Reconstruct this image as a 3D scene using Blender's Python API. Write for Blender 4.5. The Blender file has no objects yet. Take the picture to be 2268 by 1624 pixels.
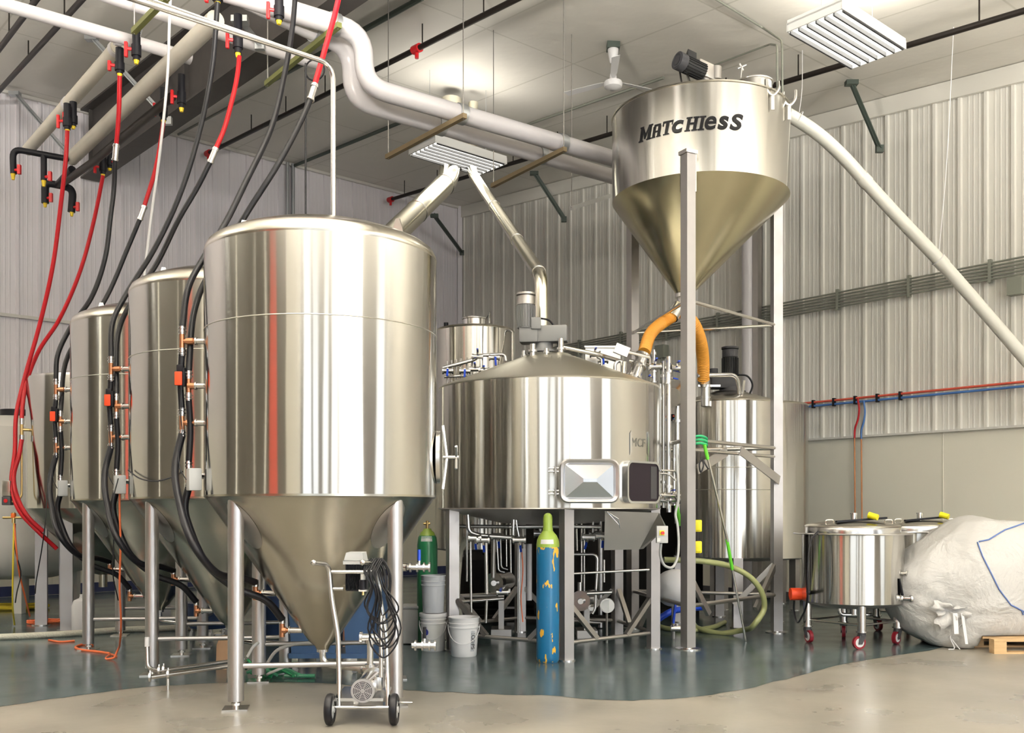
import bpy, bmesh, math, random
from mathutils import Vector, Matrix
C = bpy.context.scene.collection
sc = bpy.context.scene
PI = math.pi
R = math.radians
random.seed(7)

# ------------------------------------------------------------------ camera, world, exposure
F, CX, HY, EYE = 2150.0, 1134.0, 1130.0, 1.38      # focal length in pixels, principal column, horizon row, eye height
cam_d = bpy.data.cameras.new('camera')
cam_d.sensor_width = 36.0
cam_d.lens = F / 2268 * 36.0
cam_d.shift_y = (HY - 812) / 2268
cam_d.clip_start = 0.05
cam = bpy.data.objects.new('camera', cam_d)
cam.location = (0, 0, EYE)
cam.rotation_euler = (PI / 2, 0, 0)
C.objects.link(cam)
sc.camera = cam
w = bpy.data.worlds.new('world')
sc.world = w
w.use_nodes = True
w.node_tree.nodes['Background'].inputs[0].default_value = (0.75, 0.85, 1.0, 1)
w.node_tree.nodes['Background'].inputs[1].default_value = 1.0
sc.view_settings.view_transform = 'Standard'
sc.view_settings.look = 'None'
sc.view_settings.gamma = 1.0
sc.view_settings.use_curve_mapping = False
sc.view_settings.exposure = 0.64
sc.cycles.max_bounces = 10
sc.cycles.diffuse_bounces = 4
sc.cycles.glossy_bounces = 6
sc.cycles.caustics_reflective = False
sc.cycles.caustics_refractive = False
sc.cycles.sample_clamp_indirect = 6.0
LAMP, DAY, CEIL_FILL = 6.0, 3.8, 520.0          # strength of the tubes, the door pane daylight and the added ceiling fill

def P(x, y, d):
    return Vector(((x - CX) / F * d, d, EYE - (y - HY) / F * d))
def PX(x, d): return (x - CX) / F * d
def Z(y, d): return EYE - (y - HY) / F * d
def G(x, y):
    d = EYE * F / (y - HY)
    return Vector(((x - CX) / F * d, d, 0))
# room axes: dR runs along the right wall into the distance, dL along the left wall towards the far corner
dR = Vector((-.825, 1, 0)).normalized()
dL = Vector((1.149, 1, 0)).normalized()
CORN = Vector((-1.14, 21.55, 0))
def zc(p):
    return 8.1 - .088 * (CORN - Vector((p[0], p[1], 0))).dot(dR)
def CE(x, y, drop=0.0):                     # the point of the sloped ceiling (less a drop) seen there
    a, b = (x - CX) / F, (HY - y) / F
    k = CORN.dot(dR)
    D = (8.1 - drop - .088 * k - EYE) / (b - .088 * (dR.x * a + dR.y))
    return Vector((a * D, D, EYE + b * D))

# ------------------------------------------------------------------ materials
M = {}
def mat(name, col, rough=.5, metal=0., noise=0., nscale=6., bump=0., bscale=40., aniso=0., coat=0., emit=None, es=0., trans=0., stretch=None, rvar=0.):
    m = bpy.data.materials.new(name)
    m.use_nodes = True
    nt = m.node_tree; N = nt.nodes; L = nt.links
    b = N['Principled BSDF']
    b.inputs['Base Color'].default_value = (*col, 1)
    b.inputs['Roughness'].default_value = rough
    b.inputs['Metallic'].default_value = metal
    if coat: b.inputs['Coat Weight'].default_value = coat; b.inputs['Coat Roughness'].default_value = .08
    if trans: b.inputs['Transmission Weight'].default_value = trans
    if emit:
        b.inputs['Emission Color'].default_value = (*emit, 1); b.inputs['Emission Strength'].default_value = es
    tc = N.new('ShaderNodeTexCoord'); mp = N.new('ShaderNodeMapping')
    L.new(tc.outputs['Object'], mp.inputs[0])
    if stretch: mp.inputs['Scale'].default_value = stretch
    nz = N.new('ShaderNodeTexNoise'); nz.inputs['Scale'].default_value = nscale; nz.inputs['Detail'].default_value = 5
    L.new(mp.outputs[0], nz.inputs['Vector'])
    if noise:
        mx = N.new('ShaderNodeMix'); mx.data_type = 'RGBA'
        mx.inputs[6].default_value = (*[c * (1 - noise) for c in col], 1)
        mx.inputs[7].default_value = (*[min(1, c * (1 + noise)) for c in col], 1)
        L.new(nz.outputs['Fac'], mx.inputs[0]); L.new(mx.outputs[2], b.inputs['Base Color'])
    if rvar:
        mr = N.new('ShaderNodeMapRange'); mr.inputs[3].default_value = rough - rvar; mr.inputs[4].default_value = rough + rvar
        mr.inputs[1].default_value = .3; mr.inputs[2].default_value = .7
        L.new(nz.outputs['Fac'], mr.inputs[0]); L.new(mr.outputs[0], b.inputs['Roughness'])
    if bump:
        n2 = N.new('ShaderNodeTexNoise'); n2.inputs['Scale'].default_value = bscale; n2.inputs['Detail'].default_value = 3
        L.new(mp.outputs[0], n2.inputs['Vector'])
        bp = N.new('ShaderNodeBump'); bp.inputs['Strength'].default_value = bump; bp.inputs['Distance'].default_value = .02
        L.new(n2.outputs['Fac'], bp.inputs['Height']); L.new(bp.outputs[0], b.inputs['Normal'])
    if aniso:
        b.inputs['Anisotropic'].default_value = aniso
        tg = N.new('ShaderNodeTangent'); tg.direction_type = 'RADIAL'; tg.axis = 'Z'
        L.new(tg.outputs[0], b.inputs['Tangent'])
    M[name] = m
    return m

def shell_mat(name, col, rough, wobble, aniso=.75, rot=0.0):
    """rolled stainless sheet: brushed round the vessel, with the slight flats and waves of rolled plate"""
    m = mat(name, col, rough, 1.0, aniso=aniso)
    nt = m.node_tree; N = nt.nodes; L = nt.links; b = N['Principled BSDF']
    b.inputs['Anisotropic Rotation'].default_value = rot
    tc = N.new('ShaderNodeTexCoord'); mp = N.new('ShaderNodeMapping'); mp.inputs['Scale'].default_value = (1, 1, .05)
    L.new(tc.outputs['Object'], mp.inputs[0])
    n = N.new('ShaderNodeTexNoise'); n.inputs['Scale'].default_value = 2.6; n.inputs['Detail'].default_value = 2.5; n.inputs['Roughness'].default_value = .45
    L.new(mp.outputs[0], n.inputs['Vector'])
    bp = N.new('ShaderNodeBump'); bp.inputs['Strength'].default_value = 1; bp.inputs['Distance'].default_value = wobble
    L.new(n.outputs['Fac'], bp.inputs['Height']); L.new(bp.outputs[0], b.inputs['Normal'])
    mp2 = N.new('ShaderNodeMapping'); mp2.inputs['Scale'].default_value = (1, 1, 60)
    L.new(tc.outputs['Object'], mp2.inputs[0])
    n3 = N.new('ShaderNodeTexNoise'); n3.inputs['Scale'].default_value = 3; n3.inputs['Detail'].default_value = 4
    L.new(mp2.outputs[0], n3.inputs['Vector'])
    mr = N.new('ShaderNodeMapRange'); mr.inputs[3].default_value = rough * .97; mr.inputs[4].default_value = rough * 1.03
    L.new(n3.outputs['Fac'], mr.inputs[0]); L.new(mr.outputs[0], b.inputs['Roughness'])
    return m

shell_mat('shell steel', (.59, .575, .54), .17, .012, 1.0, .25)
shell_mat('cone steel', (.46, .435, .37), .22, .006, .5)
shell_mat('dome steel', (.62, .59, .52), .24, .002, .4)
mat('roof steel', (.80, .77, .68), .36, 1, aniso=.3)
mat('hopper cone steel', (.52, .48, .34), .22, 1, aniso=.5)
mat('chute steel', (.36, .35, .34), .42, 1)
mat('leg steel', (.44, .425, .425), .5, 1, rvar=.05, nscale=9)
mat('steel', (.72, .70, .67), .25, 1)
mat('bright steel', (.66, .65, .64), .2, 1)
mat('satin steel', (.56, .545, .55), .38, 1, rvar=.05, nscale=9)
mat('dull steel', (.45, .43, .41), .42, 1)
mat('door steel', (.60, .62, .65), .27, 1)
mat('weld', (.68, .66, .60), .35, 1)
mat('copper', (.52, .24, .13), .36, 1, noise=.2, nscale=20)
mat('copper tube', (.50, .22, .10), .45, .8)
mat('brass', (.62, .45, .20), .35, 1)
mat('black rubber', (.006, .006, .009), .42)
mat('black plastic', (.02, .02, .024), .45)
mat('black paint', (.03, .03, .03), .5)
mat('dark interior', (.02, .014, .02), .6)
mat('charcoal', (.06, .06, .065), .5)
mat('red hose', (.42, .012, .018), .32)
mat('bright red hose', (.72, .01, .02), .32)
mat('red plastic', (.65, .015, .02), .4)
mat('yellow plastic', (.85, .60, .02), .45)
mat('bright yellow', (.95, .85, .02), .5)
mat('blue plastic', (.01, .06, .55), .4)
mat('orange plastic', (.85, .16, .02), .5)
mat('signal orange', (.95, .08, .02), .45)
mat('orange hose', (.85, .38, .05), .45)
mat('orange cord', (.85, .18, .06), .5)
mat('yellow cord', (.80, .62, .04), .5)
mat('auger white', (.74, .73, .66), .35)
mat('shadow black', (.008, .007, .006), .85)  # near-black that puts the under-vessel shade into the colour
mat('white pvc', (.62, .595, .61), .3, noise=.04, nscale=3)
mat('cream pipe', (.62, .58, .50), .45, noise=.06)
mat('white plastic', (.80, .79, .80), .4)
mat('white enamel', (.75, .74, .74), .4)
mat('grey plastic', (.50, .52, .56), .42)
mat('grey box', (.52, .53, .53), .5)
mat('grey paint', (.20, .20, .20), .45)
mat('dark green steel', (.07, .09, .075), .5)
mat('olive strut', (.16, .17, .05), .5)
mat('rust strut', (.24, .18, .10), .6)
mat('black pipe', (.018, .014, .012), .4)
mat('galvanised', (.50, .52, .54), .42, .8)
mat('flue', (.80, .77, .66), .22, 1)
mat('beam', (.075, .068, .064), .55, noise=.2)
mat('green paint', (.02, .17, .07), .3, noise=.1)
mat('lime paint', (.28, .40, .06), .35, noise=.12)
mat('label white', (.78, .78, .76), .5)
mat('ink blue', (.04, .05, .30), .5)
mat('ink', (.05, .05, .05), .5)
mat('vinyl', (.012, .012, .014), .28)
mat('etched', (.20, .20, .18), .5, .6)
mat('blue bin', (.07, .15, .32), .45, noise=.06)
mat('navy bin', (.03, .06, .15), .45)
mat('cardboard', (.52, .33, .20), .75, noise=.08, nscale=20)
mat('wood', (.62, .42, .22), .7, noise=.25, nscale=5, stretch=(1, 8, 8))
mat('green glass', (.03, .42, .15), .12, trans=.3)
mat('clear green', (.10, .45, .25), .15, trans=.3)
mat('olive hose', (.30, .32, .14), .35)
mat('pale hose', (.62, .60, .50), .5, bump=.5, bscale=60)
mat('grey hose', (.45, .46, .46), .45)
mat('dark red rubber', (.22, .01, .02), .4)
mat('lime handle', (.12, .55, .03), .45)
mat('green hose', (.02, .40, .16), .35)
mat('poly tank', (.66, .64, .60), .45)
mat('pipe red', (.62, .10, .06), .45)
mat('pipe blue', (.06, .16, .42), .45)
mat('conduit', (.24, .25, .21), .5, .2)
mat('navy cove', (.02, .03, .10), .5)
mat('tube lit', (.9, .9, .9), .5, emit=(1.0, .96, .84), es=LAMP)
mat('lamp white', (.80, .80, .78), .4)
mat('reflector', (.85, .86, .87), .25, .6)
mat('tube bright', (.9, .9, .9), .5, emit=(1.0, .96, .86), es=22.0)  # stronger glow for the added fixtures out of view
mat('soft pane', (.7, .75, .8), .4, emit=(.84, .91, 1.0), es=1.15)
mat('amber streak', (.7, .65, .5), .4, emit=(1.0, .93, .76), es=2.2)  # cream glow standing in for lamp streaks mirrored in the tanks
mat('daylight pane', (.8, .8, .8), .5, emit=(.93, .97, 1.0), es=DAY)
mat('red door', (.80, .09, .05), .5)
mat('dark wall', (.10, .09, .07), .6, noise=.15, nscale=1.5)
mat('front wall', (.17, .16, .17), .5)
mat('wall paint', (.66, .64, .60), .5)
mat('bag stitching', (.10, .17, .42), .6)

def slab_mat():
    m = mat('concrete', (.30, .28, .243), .32, noise=.16, nscale=1.3, bump=.06, bscale=12, rvar=.09)
    N = m.node_tree.nodes; L = m.node_tree.links
    b = N['Principled BSDF']; src = b.inputs['Base Color'].links[0].from_socket
    tc = N.new('ShaderNodeTexCoord')
    n = N.new('ShaderNodeTexNoise'); n.inputs['Scale'].default_value = .8; n.inputs['Detail'].default_value = 5; n.inputs['Roughness'].default_value = .55
    L.new(tc.outputs['Object'], n.inputs['Vector'])
    rp = N.new('ShaderNodeValToRGB'); rp.color_ramp.elements[0].position = .30; rp.color_ramp.elements[1].position = .72
    rp.color_ramp.elements[0].color = (.74, .74, .74, 1); rp.color_ramp.elements[1].color = (1.12, 1.1, 1.06, 1)
    L.new(n.outputs['Fac'], rp.inputs[0])
    # small dark tyre and drip marks worn into the slab
    vz = N.new('ShaderNodeTexVoronoi'); vz.inputs['Scale'].default_value = 3.2; L.new(tc.outputs['Object'], vz.inputs['Vector'])
    vm = N.new('ShaderNodeMapRange'); vm.inputs[1].default_value = .03; vm.inputs[2].default_value = .09; vm.inputs[3].default_value = .62; vm.inputs[4].default_value = 1.0
    L.new(vz.outputs['Distance'], vm.inputs[0])
    mx = N.new('ShaderNodeMix'); mx.data_type = 'RGBA'; mx.blend_type = 'MULTIPLY'; mx.inputs[0].default_value = 1
    L.new(src, mx.inputs[6]); L.new(rp.outputs[0], mx.inputs[7])
    m2 = N.new('ShaderNodeMix'); m2.data_type = 'RGBA'; m2.blend_type = 'MULTIPLY'; m2.inputs[0].default_value = 1
    L.new(mx.outputs[2], m2.inputs[6]); L.new(vm.outputs[0], m2.inputs[7]); L.new(m2.outputs[2], b.inputs['Base Color'])
slab_mat()
def epoxy_mat():
    m = mat('epoxy', (.068, .098, .104), .2, noise=.22, nscale=2.0, bump=.03, bscale=9, rvar=.06)
    m.node_tree.nodes['Principled BSDF'].inputs['Specular IOR Level'].default_value = .65
epoxy_mat()
def cyl_paint():
    m = mat('blue paint', (.01, .12, .27), .28)
    N = m.node_tree.nodes; L = m.node_tree.links; b = N['Principled BSDF']
    tc = N.new('ShaderNodeTexCoord'); mp = N.new('ShaderNodeMapping'); mp.inputs['Scale'].default_value = (1, 1, .38)
    mp.inputs['Location'].default_value = (.3, 1.2, .55)
    L.new(tc.outputs['Object'], mp.inputs[0])
    n = N.new('ShaderNodeTexNoise'); n.inputs['Scale'].default_value = 19; n.inputs['Detail'].default_value = 3
    L.new(mp.outputs[0], n.inputs['Vector'])
    # chips are thickest under the shoulder and near the foot
    sp = N.new('ShaderNodeSeparateXYZ'); L.new(tc.outputs['Object'], sp.inputs[0])
    cr = N.new('ShaderNodeValToRGB'); e = cr.color_ramp.elements
    e[0].position = 0; e[0].color = (.08, .08, .08, 1); e[1].position = 1; e[1].color = (.14, .14, .14, 1)
    for p, v in ((.05, .03), (.10, .06), (.15, .0), (.62, .0), (.785, .03), (.80, .10), (.88, .12), (.95, .11)):
        x = e.new(p); x.color = (v, v, v, 1)
    mr0 = N.new('ShaderNodeMapRange'); mr0.inputs[2].default_value = 1.2
    L.new(sp.outputs[2], mr0.inputs[0]); L.new(mr0.outputs[0], cr.inputs[0])
    ad = N.new('ShaderNodeMath'); ad.operation = 'ADD'; L.new(n.outputs['Fac'], ad.inputs[0]); L.new(cr.outputs[0], ad.inputs[1])
    mr = N.new('ShaderNodeMapRange'); mr.inputs[1].default_value = .635; mr.inputs[2].default_value = .65
    L.new(ad.outputs[0], mr.inputs[0])
    mx = N.new('ShaderNodeMix'); mx.data_type = 'RGBA'
    mx.inputs[6].default_value = (.008, .12, .27, 1); mx.inputs[7].default_value = (.85, .45, .04, 1)
    L.new(mr.outputs[0], mx.inputs[0]); L.new(mx.outputs[2], b.inputs['Base Color'])
cyl_paint()
def bag_mat():
    m = mat('woven poly', (.62, .61, .595), .55, noise=.05, nscale=4)
    N = m.node_tree.nodes; L = m.node_tree.links; b = N['Principled BSDF']
    tc = N.new('ShaderNodeTexCoord')
    mus = N.new('ShaderNodeTexNoise'); mus.inputs['Scale'].default_value = 3.2; mus.inputs['Detail'].default_value = 6; mus.inputs['Distortion'].default_value = .5
    L.new(tc.outputs['Object'], mus.inputs['Vector'])
    bp = N.new('ShaderNodeBump'); bp.inputs['Strength'].default_value = .9; bp.inputs['Distance'].default_value = .07
    L.new(mus.outputs['Fac'], bp.inputs['Height'])
    wv = N.new('ShaderNodeTexNoise'); wv.inputs['Scale'].default_value = 26; wv.inputs['Detail'].default_value = 3
    L.new(tc.outputs['Object'], wv.inputs['Vector'])
    b2 = N.new('ShaderNodeBump'); b2.inputs['Strength'].default_value = .35; b2.inputs['Distance'].default_value = .01
    L.new(wv.outputs['Fac'], b2.inputs['Height']); L.new(bp.outputs[0], b2.inputs['Normal'])
    L.new(b2.outputs[0], b.inputs['Normal'])
bag_mat()
def panel_wall(name, col, sat=.03):
    return mat(name, col, .42, noise=sat, nscale=.9, bump=0)
panel_wall('left wall steel', (.80, .765, .80))
panel_wall('right wall steel', (.74, .72, .66))
panel_wall('smooth panel', (.82, .79, .68))
def ceil_mat():
    m = mat('ceiling liner', (.78, .75, .69), .55, noise=.06, nscale=.7)
    N = m.node_tree.nodes; L = m.node_tree.links; b = N['Principled BSDF']
    src = b.inputs['Base Color'].links[0].from_socket
    tc = N.new('ShaderNodeTexCoord'); mp = N.new('ShaderNodeMapping')
    mp.inputs['Rotation'].default_value = (0, 0, -math.atan2(dR.y, dR.x))
    L.new(tc.outputs['Object'], mp.inputs[0])
    br = N.new('ShaderNodeTexBrick'); br.offset = 0; br.inputs['Scale'].default_value = 1
    br.inputs['Brick Width'].default_value = 2.4; br.inputs['Row Height'].default_value = 1.5; br.inputs['Mortar Size'].default_value = .018
    br.inputs['Color1'].default_value = (1, 1, 1, 1); br.inputs['Color2'].default_value = (.95, .95, .94, 1); br.inputs['Mortar'].default_value = (.78, .78, .75, 1)
    br.inputs['Mortar Smooth'].default_value = .6
    L.new(mp.outputs[0], br.inputs['Vector'])
    mx = N.new('ShaderNodeMix'); mx.data_type = 'RGBA'; mx.blend_type = 'MULTIPLY'; mx.inputs[0].default_value = 1
    L.new(src, mx.inputs[6]); L.new(br.outputs['Color'], mx.inputs[7]); L.new(mx.outputs[2], b.inputs['Base Color'])
    n = N.new('ShaderNodeTexNoise'); n.inputs['Scale'].default_value = 1.3; n.inputs['Detail'].default_value = 4
    L.new(tc.outputs['Object'], n.inputs['Vector'])
    bp = N.new('ShaderNodeBump'); bp.inputs['Strength'].default_value = .5; bp.inputs['Distance'].default_value = .05
    L.new(n.outputs['Fac'], bp.inputs['Height']); L.new(bp.outputs[0], b.inputs['Normal'])
ceil_mat()

for nm_ in ('black rubber', 'black plastic', 'black paint', 'black pipe', 'shadow black', 'dark interior', 'vinyl', 'charcoal', 'beam', 'red hose', 'bright red hose'):
    M[nm_].node_tree.nodes['Principled BSDF'].inputs['Specular IOR Level'].default_value = .22
M['black plastic'].node_tree.nodes['Principled BSDF'].inputs['Base Color'].default_value = (.010, .010, .014, 1)
M['black rubber'].node_tree.nodes['Principled BSDF'].inputs['Specular IOR Level'].default_value = .35

# ------------------------------------------------------------------ mesh helpers
class MB:
    def __init__(s): s.v = []; s.f = []; s.m = []
    def add(s, verts, faces, mi=0):
        o = len(s.v)
        s.v += [Vector(v) for v in verts]
        s.f += [tuple(i + o for i in f) for f in faces]
        s.m += [mi] * len(faces)
        return s
    def box(s, c, size, rz=0., mi=0, ax=None, bev=0.):
        """box centred at c; ax: optional three axis vectors"""
        hx, hy, hz = size[0] / 2, size[1] / 2, size[2] / 2
        if ax is None: ax = (Vector((math.cos(rz), math.sin(rz), 0)), Vector((-math.sin(rz), math.cos(rz), 0)), Vector((0, 0, 1)))
        c = Vector(c)
        if bev <= 0:
            vs = [c + ax[0] * (hx * i) + ax[1] * (hy * j) + ax[2] * (hz * k) for k in (-1, 1) for j in (-1, 1) for i in (-1, 1)]
            fs = [(0, 2, 3, 1), (4, 5, 7, 6), (0, 1, 5, 4), (2, 6, 7, 3), (0, 4, 6, 2), (1, 3, 7, 5)]
            return s.add(vs, fs, mi)
        b = min(bev, hx * .9, hy * .9, hz * .9)
        bm = bmesh.new(); bmesh.ops.create_cube(bm, size=1)
        for v in bm.verts: v.co = Vector((v.co.x * 2 * hx, v.co.y * 2 * hy, v.co.z * 2 * hz))
        bmesh.ops.bevel(bm, geom=bm.edges[:], offset=b, segments=2, affect='EDGES', profile=.6)
        bm.verts.index_update()
        s.add([c + ax[0] * v.co.x + ax[1] * v.co.y + ax[2] * v.co.z for v in bm.verts], [[v.index for v in f.verts] for f in bm.faces], mi)
        bm.free(); return s
    def beam(s, p0, p1, wd, ht, mi=0, up=(0, 0, 1)):
        p0, p1 = Vector(p0), Vector(p1); d = (p1 - p0); l = d.length; d.normalize()
        u = Vector(up)
        if abs(d.dot(u)) > .98: u = Vector((1, 0, 0)) if abs(d.x) < .9 else Vector((0, 1, 0))
        sd = d.cross(u).normalized(); u = sd.cross(d).normalized()
        return s.box((p0 + p1) / 2, (l, wd, ht), ax=(d, sd, u), mi=mi)
    def frame(s, d):
        d = d.normalized(); u = Vector((0, 0, 1)) if abs(d.z) < .95 else Vector((1, 0, 0))
        a = d.cross(u).normalized(); return a, a.cross(d).normalized()
    def cyl(s, p0, p1, r0, r1=None, seg=20, mi=0, caps=True):
        p0, p1 = Vector(p0), Vector(p1); r1 = r0 if r1 is None else r1
        a, b = s.frame(p1 - p0)
        vs = []
        for p, r in ((p0, r0), (p1, r1)):
            vs += [p + a * (r * math.cos(2 * PI * i / seg)) + b * (r * math.sin(2 * PI * i / seg)) for i in range(seg)]
        fs = [(i, (i + 1) % seg, seg + (i + 1) % seg, seg + i) for i in range(seg)]
        if caps: fs += [tuple(range(seg))[::-1], tuple(range(seg, 2 * seg))]
        return s.add(vs, fs, mi)
    def tube(s, pts, r, seg=10, mi=0, smooth=0, ripple=None):
        pts = [Vector(p) for p in pts]
        if smooth: pts = spline(pts, smooth)
        n = len(pts); a, b = s.frame(pts[1] - pts[0]); vs = []
        pt = (pts[1] - pts[0]).normalized()
        for k, p in enumerate(pts):
            t = (pts[min(k + 1, n - 1)] - pts[max(k - 1, 0)]).normalized()
            q = pt.rotation_difference(t); a = q @ a; a = (a - t * a.dot(t)).normalized(); b = t.cross(a); pt = t
            rr = r if not callable(r) else r(k / (n - 1))
            if ripple: rr += ripple * (1 if k % 2 else -1)
            vs += [p + a * (rr * math.cos(2 * PI * i / seg)) + b * (rr * math.sin(2 * PI * i / seg)) for i in range(seg)]
        fs = [(k * seg + i, k * seg + (i + 1) % seg, (k + 1) * seg + (i + 1) % seg, (k + 1) * seg + i) for k in range(n - 1) for i in range(seg)]
        fs += [tuple(range(seg))[::-1], tuple(range((n - 1) * seg, n * seg))]
        return s.add(vs, fs, mi)
    def lathe(s, prof, c=(0, 0, 0), seg=48, mi=0, axis=(0, 0, 1), sx=1.):
        c = Vector(c); ax = Vector(axis).normalized()
        if abs(ax.z) > .99: a, b = Vector((1, 0, 0)), Vector((0, 1, 0)) * (1 if ax.z > 0 else -1)
        else: a, b = s.frame(ax)
        vs = []; fs = []
        for r, z in prof:
            vs += [c + a * (r * math.cos(2 * PI * i / seg)) + b * (r * math.sin(2 * PI * i / seg)) + ax * z for i in range(seg)]
        for k in range(len(prof) - 1):
            fs += [(k * seg + i, k * seg + (i + 1) % seg, (k + 1) * seg + (i + 1) % seg, (k + 1) * seg + i) for i in range(seg)]
        return s.add(vs, fs, mi)
    def sphere(s, c, r, seg=16, mi=0, sc=(1, 1, 1)):
        n = 8; prof = [(max(1e-4, r * math.sin(PI * k / n)), -r * math.cos(PI * k / n)) for k in range(n + 1)]
        o = len(s.v); s.lathe(prof, c, seg, mi)
        for i in range(o, len(s.v)):
            d = s.v[i] - Vector(c); s.v[i] = Vector(c) + Vector((d.x * sc[0], d.y * sc[1], d.z * sc[2]))
        return s
    def torus(s, c, R0, r, axis=(0, 0, 1), seg=32, s2=10, mi=0):
        c = Vector(c); ax = Vector(axis).normalized(); a, b = s.frame(ax) if abs(ax.z) < .99 else (Vector((1, 0, 0)), Vector((0, 1, 0)))
        vs = []; fs = []
        for i in range(seg):
            t = 2 * PI * i / seg; d = a * math.cos(t) + b * math.sin(t)
            for j in range(s2):
                q = 2 * PI * j / s2; vs.append(c + d * (R0 + r * math.cos(q)) + ax * (r * math.sin(q)))
        for i in range(seg):
            for j in range(s2):
                fs.append((i * s2 + j, ((i + 1) % seg) * s2 + j, ((i + 1) % seg) * s2 + (j + 1) % s2, i * s2 + (j + 1) % s2))
        return s.add(vs, fs, mi)
    def disc(s, c, r, n, seg=24, mi=0):
        a, b = s.frame(Vector(n)); c = Vector(c)
        return s.add([c + a * (r * math.cos(2 * PI * i / seg)) + b * (r * math.sin(2 * PI * i / seg)) for i in range(seg)], [tuple(range(seg))], mi)
    def poly(s, pts, mi=0): return s.add(pts, [tuple(range(len(pts)))], mi)
    def prism(s, pts, d, mi=0):
        n = len(pts); d = Vector(d); pts = [Vector(p) for p in pts]
        return s.add(pts + [p + d for p in pts], [tuple(range(n))[::-1], tuple(range(n, 2 * n))] + [(i, (i + 1) % n, n + (i + 1) % n, n + i) for i in range(n)], mi)

def spline(pts, sub):
    out = []; n = len(pts)
    for i in range(n - 1):
        p0 = pts[i - 1] if i else pts[0] * 2 - pts[1]
        p1, p2 = pts[i], pts[i + 1]
        p3 = pts[i + 2] if i + 2 < n else pts[-1] * 2 - pts[-2]
        # centripetal-ish: chordal tangents keep unevenly spaced points smooth
        d1 = max((p1 - p0).length, 1e-5); d2 = max((p2 - p1).length, 1e-5); d3 = max((p3 - p2).length, 1e-5)
        m1 = ((p1 - p0) / d1 * d2 + (p2 - p1) / d2 * d1) / (d1 + d2) * d2
        m2 = ((p2 - p1) / d2 * d3 + (p3 - p2) / d3 * d2) / (d2 + d3) * d2
        for k in range(sub):
            t = k / sub; t2 = t * t; t3 = t2 * t
            out.append(p1 * (2 * t3 - 3 * t2 + 1) + m1 * (t3 - 2 * t2 + t) + p2 * (-2 * t3 + 3 * t2) + m2 * (t3 - t2))
    out.append(pts[-1].copy()); return out
def fillet(pts, r, n=6):
    """polyline with its corners rounded to radius-ish r: bent pipe"""
    pts = [Vector(p) for p in pts]; out = [pts[0]]
    for i in range(1, len(pts) - 1):
        p = pts[i]; a = (pts[i - 1] - p); b = (pts[i + 1] - p); k = min(r, a.length * .48, b.length * .48)
        a.normalize(); b.normalize(); s, e = p + a * k, p + b * k
        for j in range(n + 1):
            t = j / n; out.append(s * (1 - t) ** 2 + p * (2 * t * (1 - t)) + e * t * t)
    out.append(pts[-1]); return out

def wloc(o):
    v = Vector((0, 0, 0))
    while o is not None: v += o.location; o = o.parent
    return v
def obj(name, mb, mats, parent=None, origin=None, ang=38):
    me = bpy.data.meshes.new(name)
    if parent is not None: off = wloc(parent)
    elif origin is not None: off = Vector(origin)
    else:
        xs = [v.x for v in mb.v]; ys = [v.y for v in mb.v]; zs = [v.z for v in mb.v]
        off = Vector(((min(xs) + max(xs)) / 2, (min(ys) + max(ys)) / 2, min(zs)))
    me.from_pydata([v - off for v in mb.v], [], mb.f)
    if isinstance(mats, str): mats = [mats]
    for m in mats: me.materials.append(M[m])
    if len(mats) > 1: me.polygons.foreach_set('material_index', mb.m)
    bm = bmesh.new(); bm.from_mesh(me)
    bmesh.ops.recalc_face_normals(bm, faces=bm.faces[:]); bm.to_mesh(me); bm.free()
    me.polygons.foreach_set('use_smooth', [True] * len(me.polygons))
    me.set_sharp_from_angle(angle=R(ang)); me.update()
    o = bpy.data.objects.new(name, me); C.objects.link(o)
    if parent is not None: o.parent = parent
    else: o.location = off
    return o
LABELS = {}
def tag(o, label, cat, group=None, kind=None):
    o['label'] = label; o['category'] = cat
    if group: o['group'] = group
    if kind: o['kind'] = kind
    n = len(label.split())
    if n < 4 or n > 16: print('LABEL LENGTH', n, label)
    if label in LABELS: print('LABEL REPEAT', label)
    LABELS[label] = 1
    return o
def thing(name, loc, label, cat, group=None):
    o = bpy.data.objects.new(name, None); C.objects.link(o); o.location = loc; o.empty_display_size = .1
    return tag(o, label, cat, group)
def struct(name, mb, mats, ang=38):
    o = obj(name, mb, mats, origin=(0, 0, 0), ang=ang); o['kind'] = 'structure'; return o
def text_mesh(s, size, depth=.002, bold=.0, shear=0.):
    cu = bpy.data.curves.new('t', 'FONT'); cu.body = s; cu.size = size; cu.extrude = depth; cu.offset = bold; cu.shear = shear
    cu.align_x = 'CENTER'; cu.align_y = 'CENTER'; cu.resolution_u = 4
    o = bpy.data.objects.new('t', cu); C.objects.link(o); bpy.context.view_layer.update()
    me = bpy.data.meshes.new_from_object(o.evaluated_get(bpy.context.evaluated_depsgraph_get()))
    vs = [v.co.copy() for v in me.vertices]; fs = [tuple(p.vertices) for p in me.polygons]
    bpy.data.objects.remove(o); bpy.data.curves.remove(cu); bpy.data.meshes.remove(me)
    return vs, fs
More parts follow.
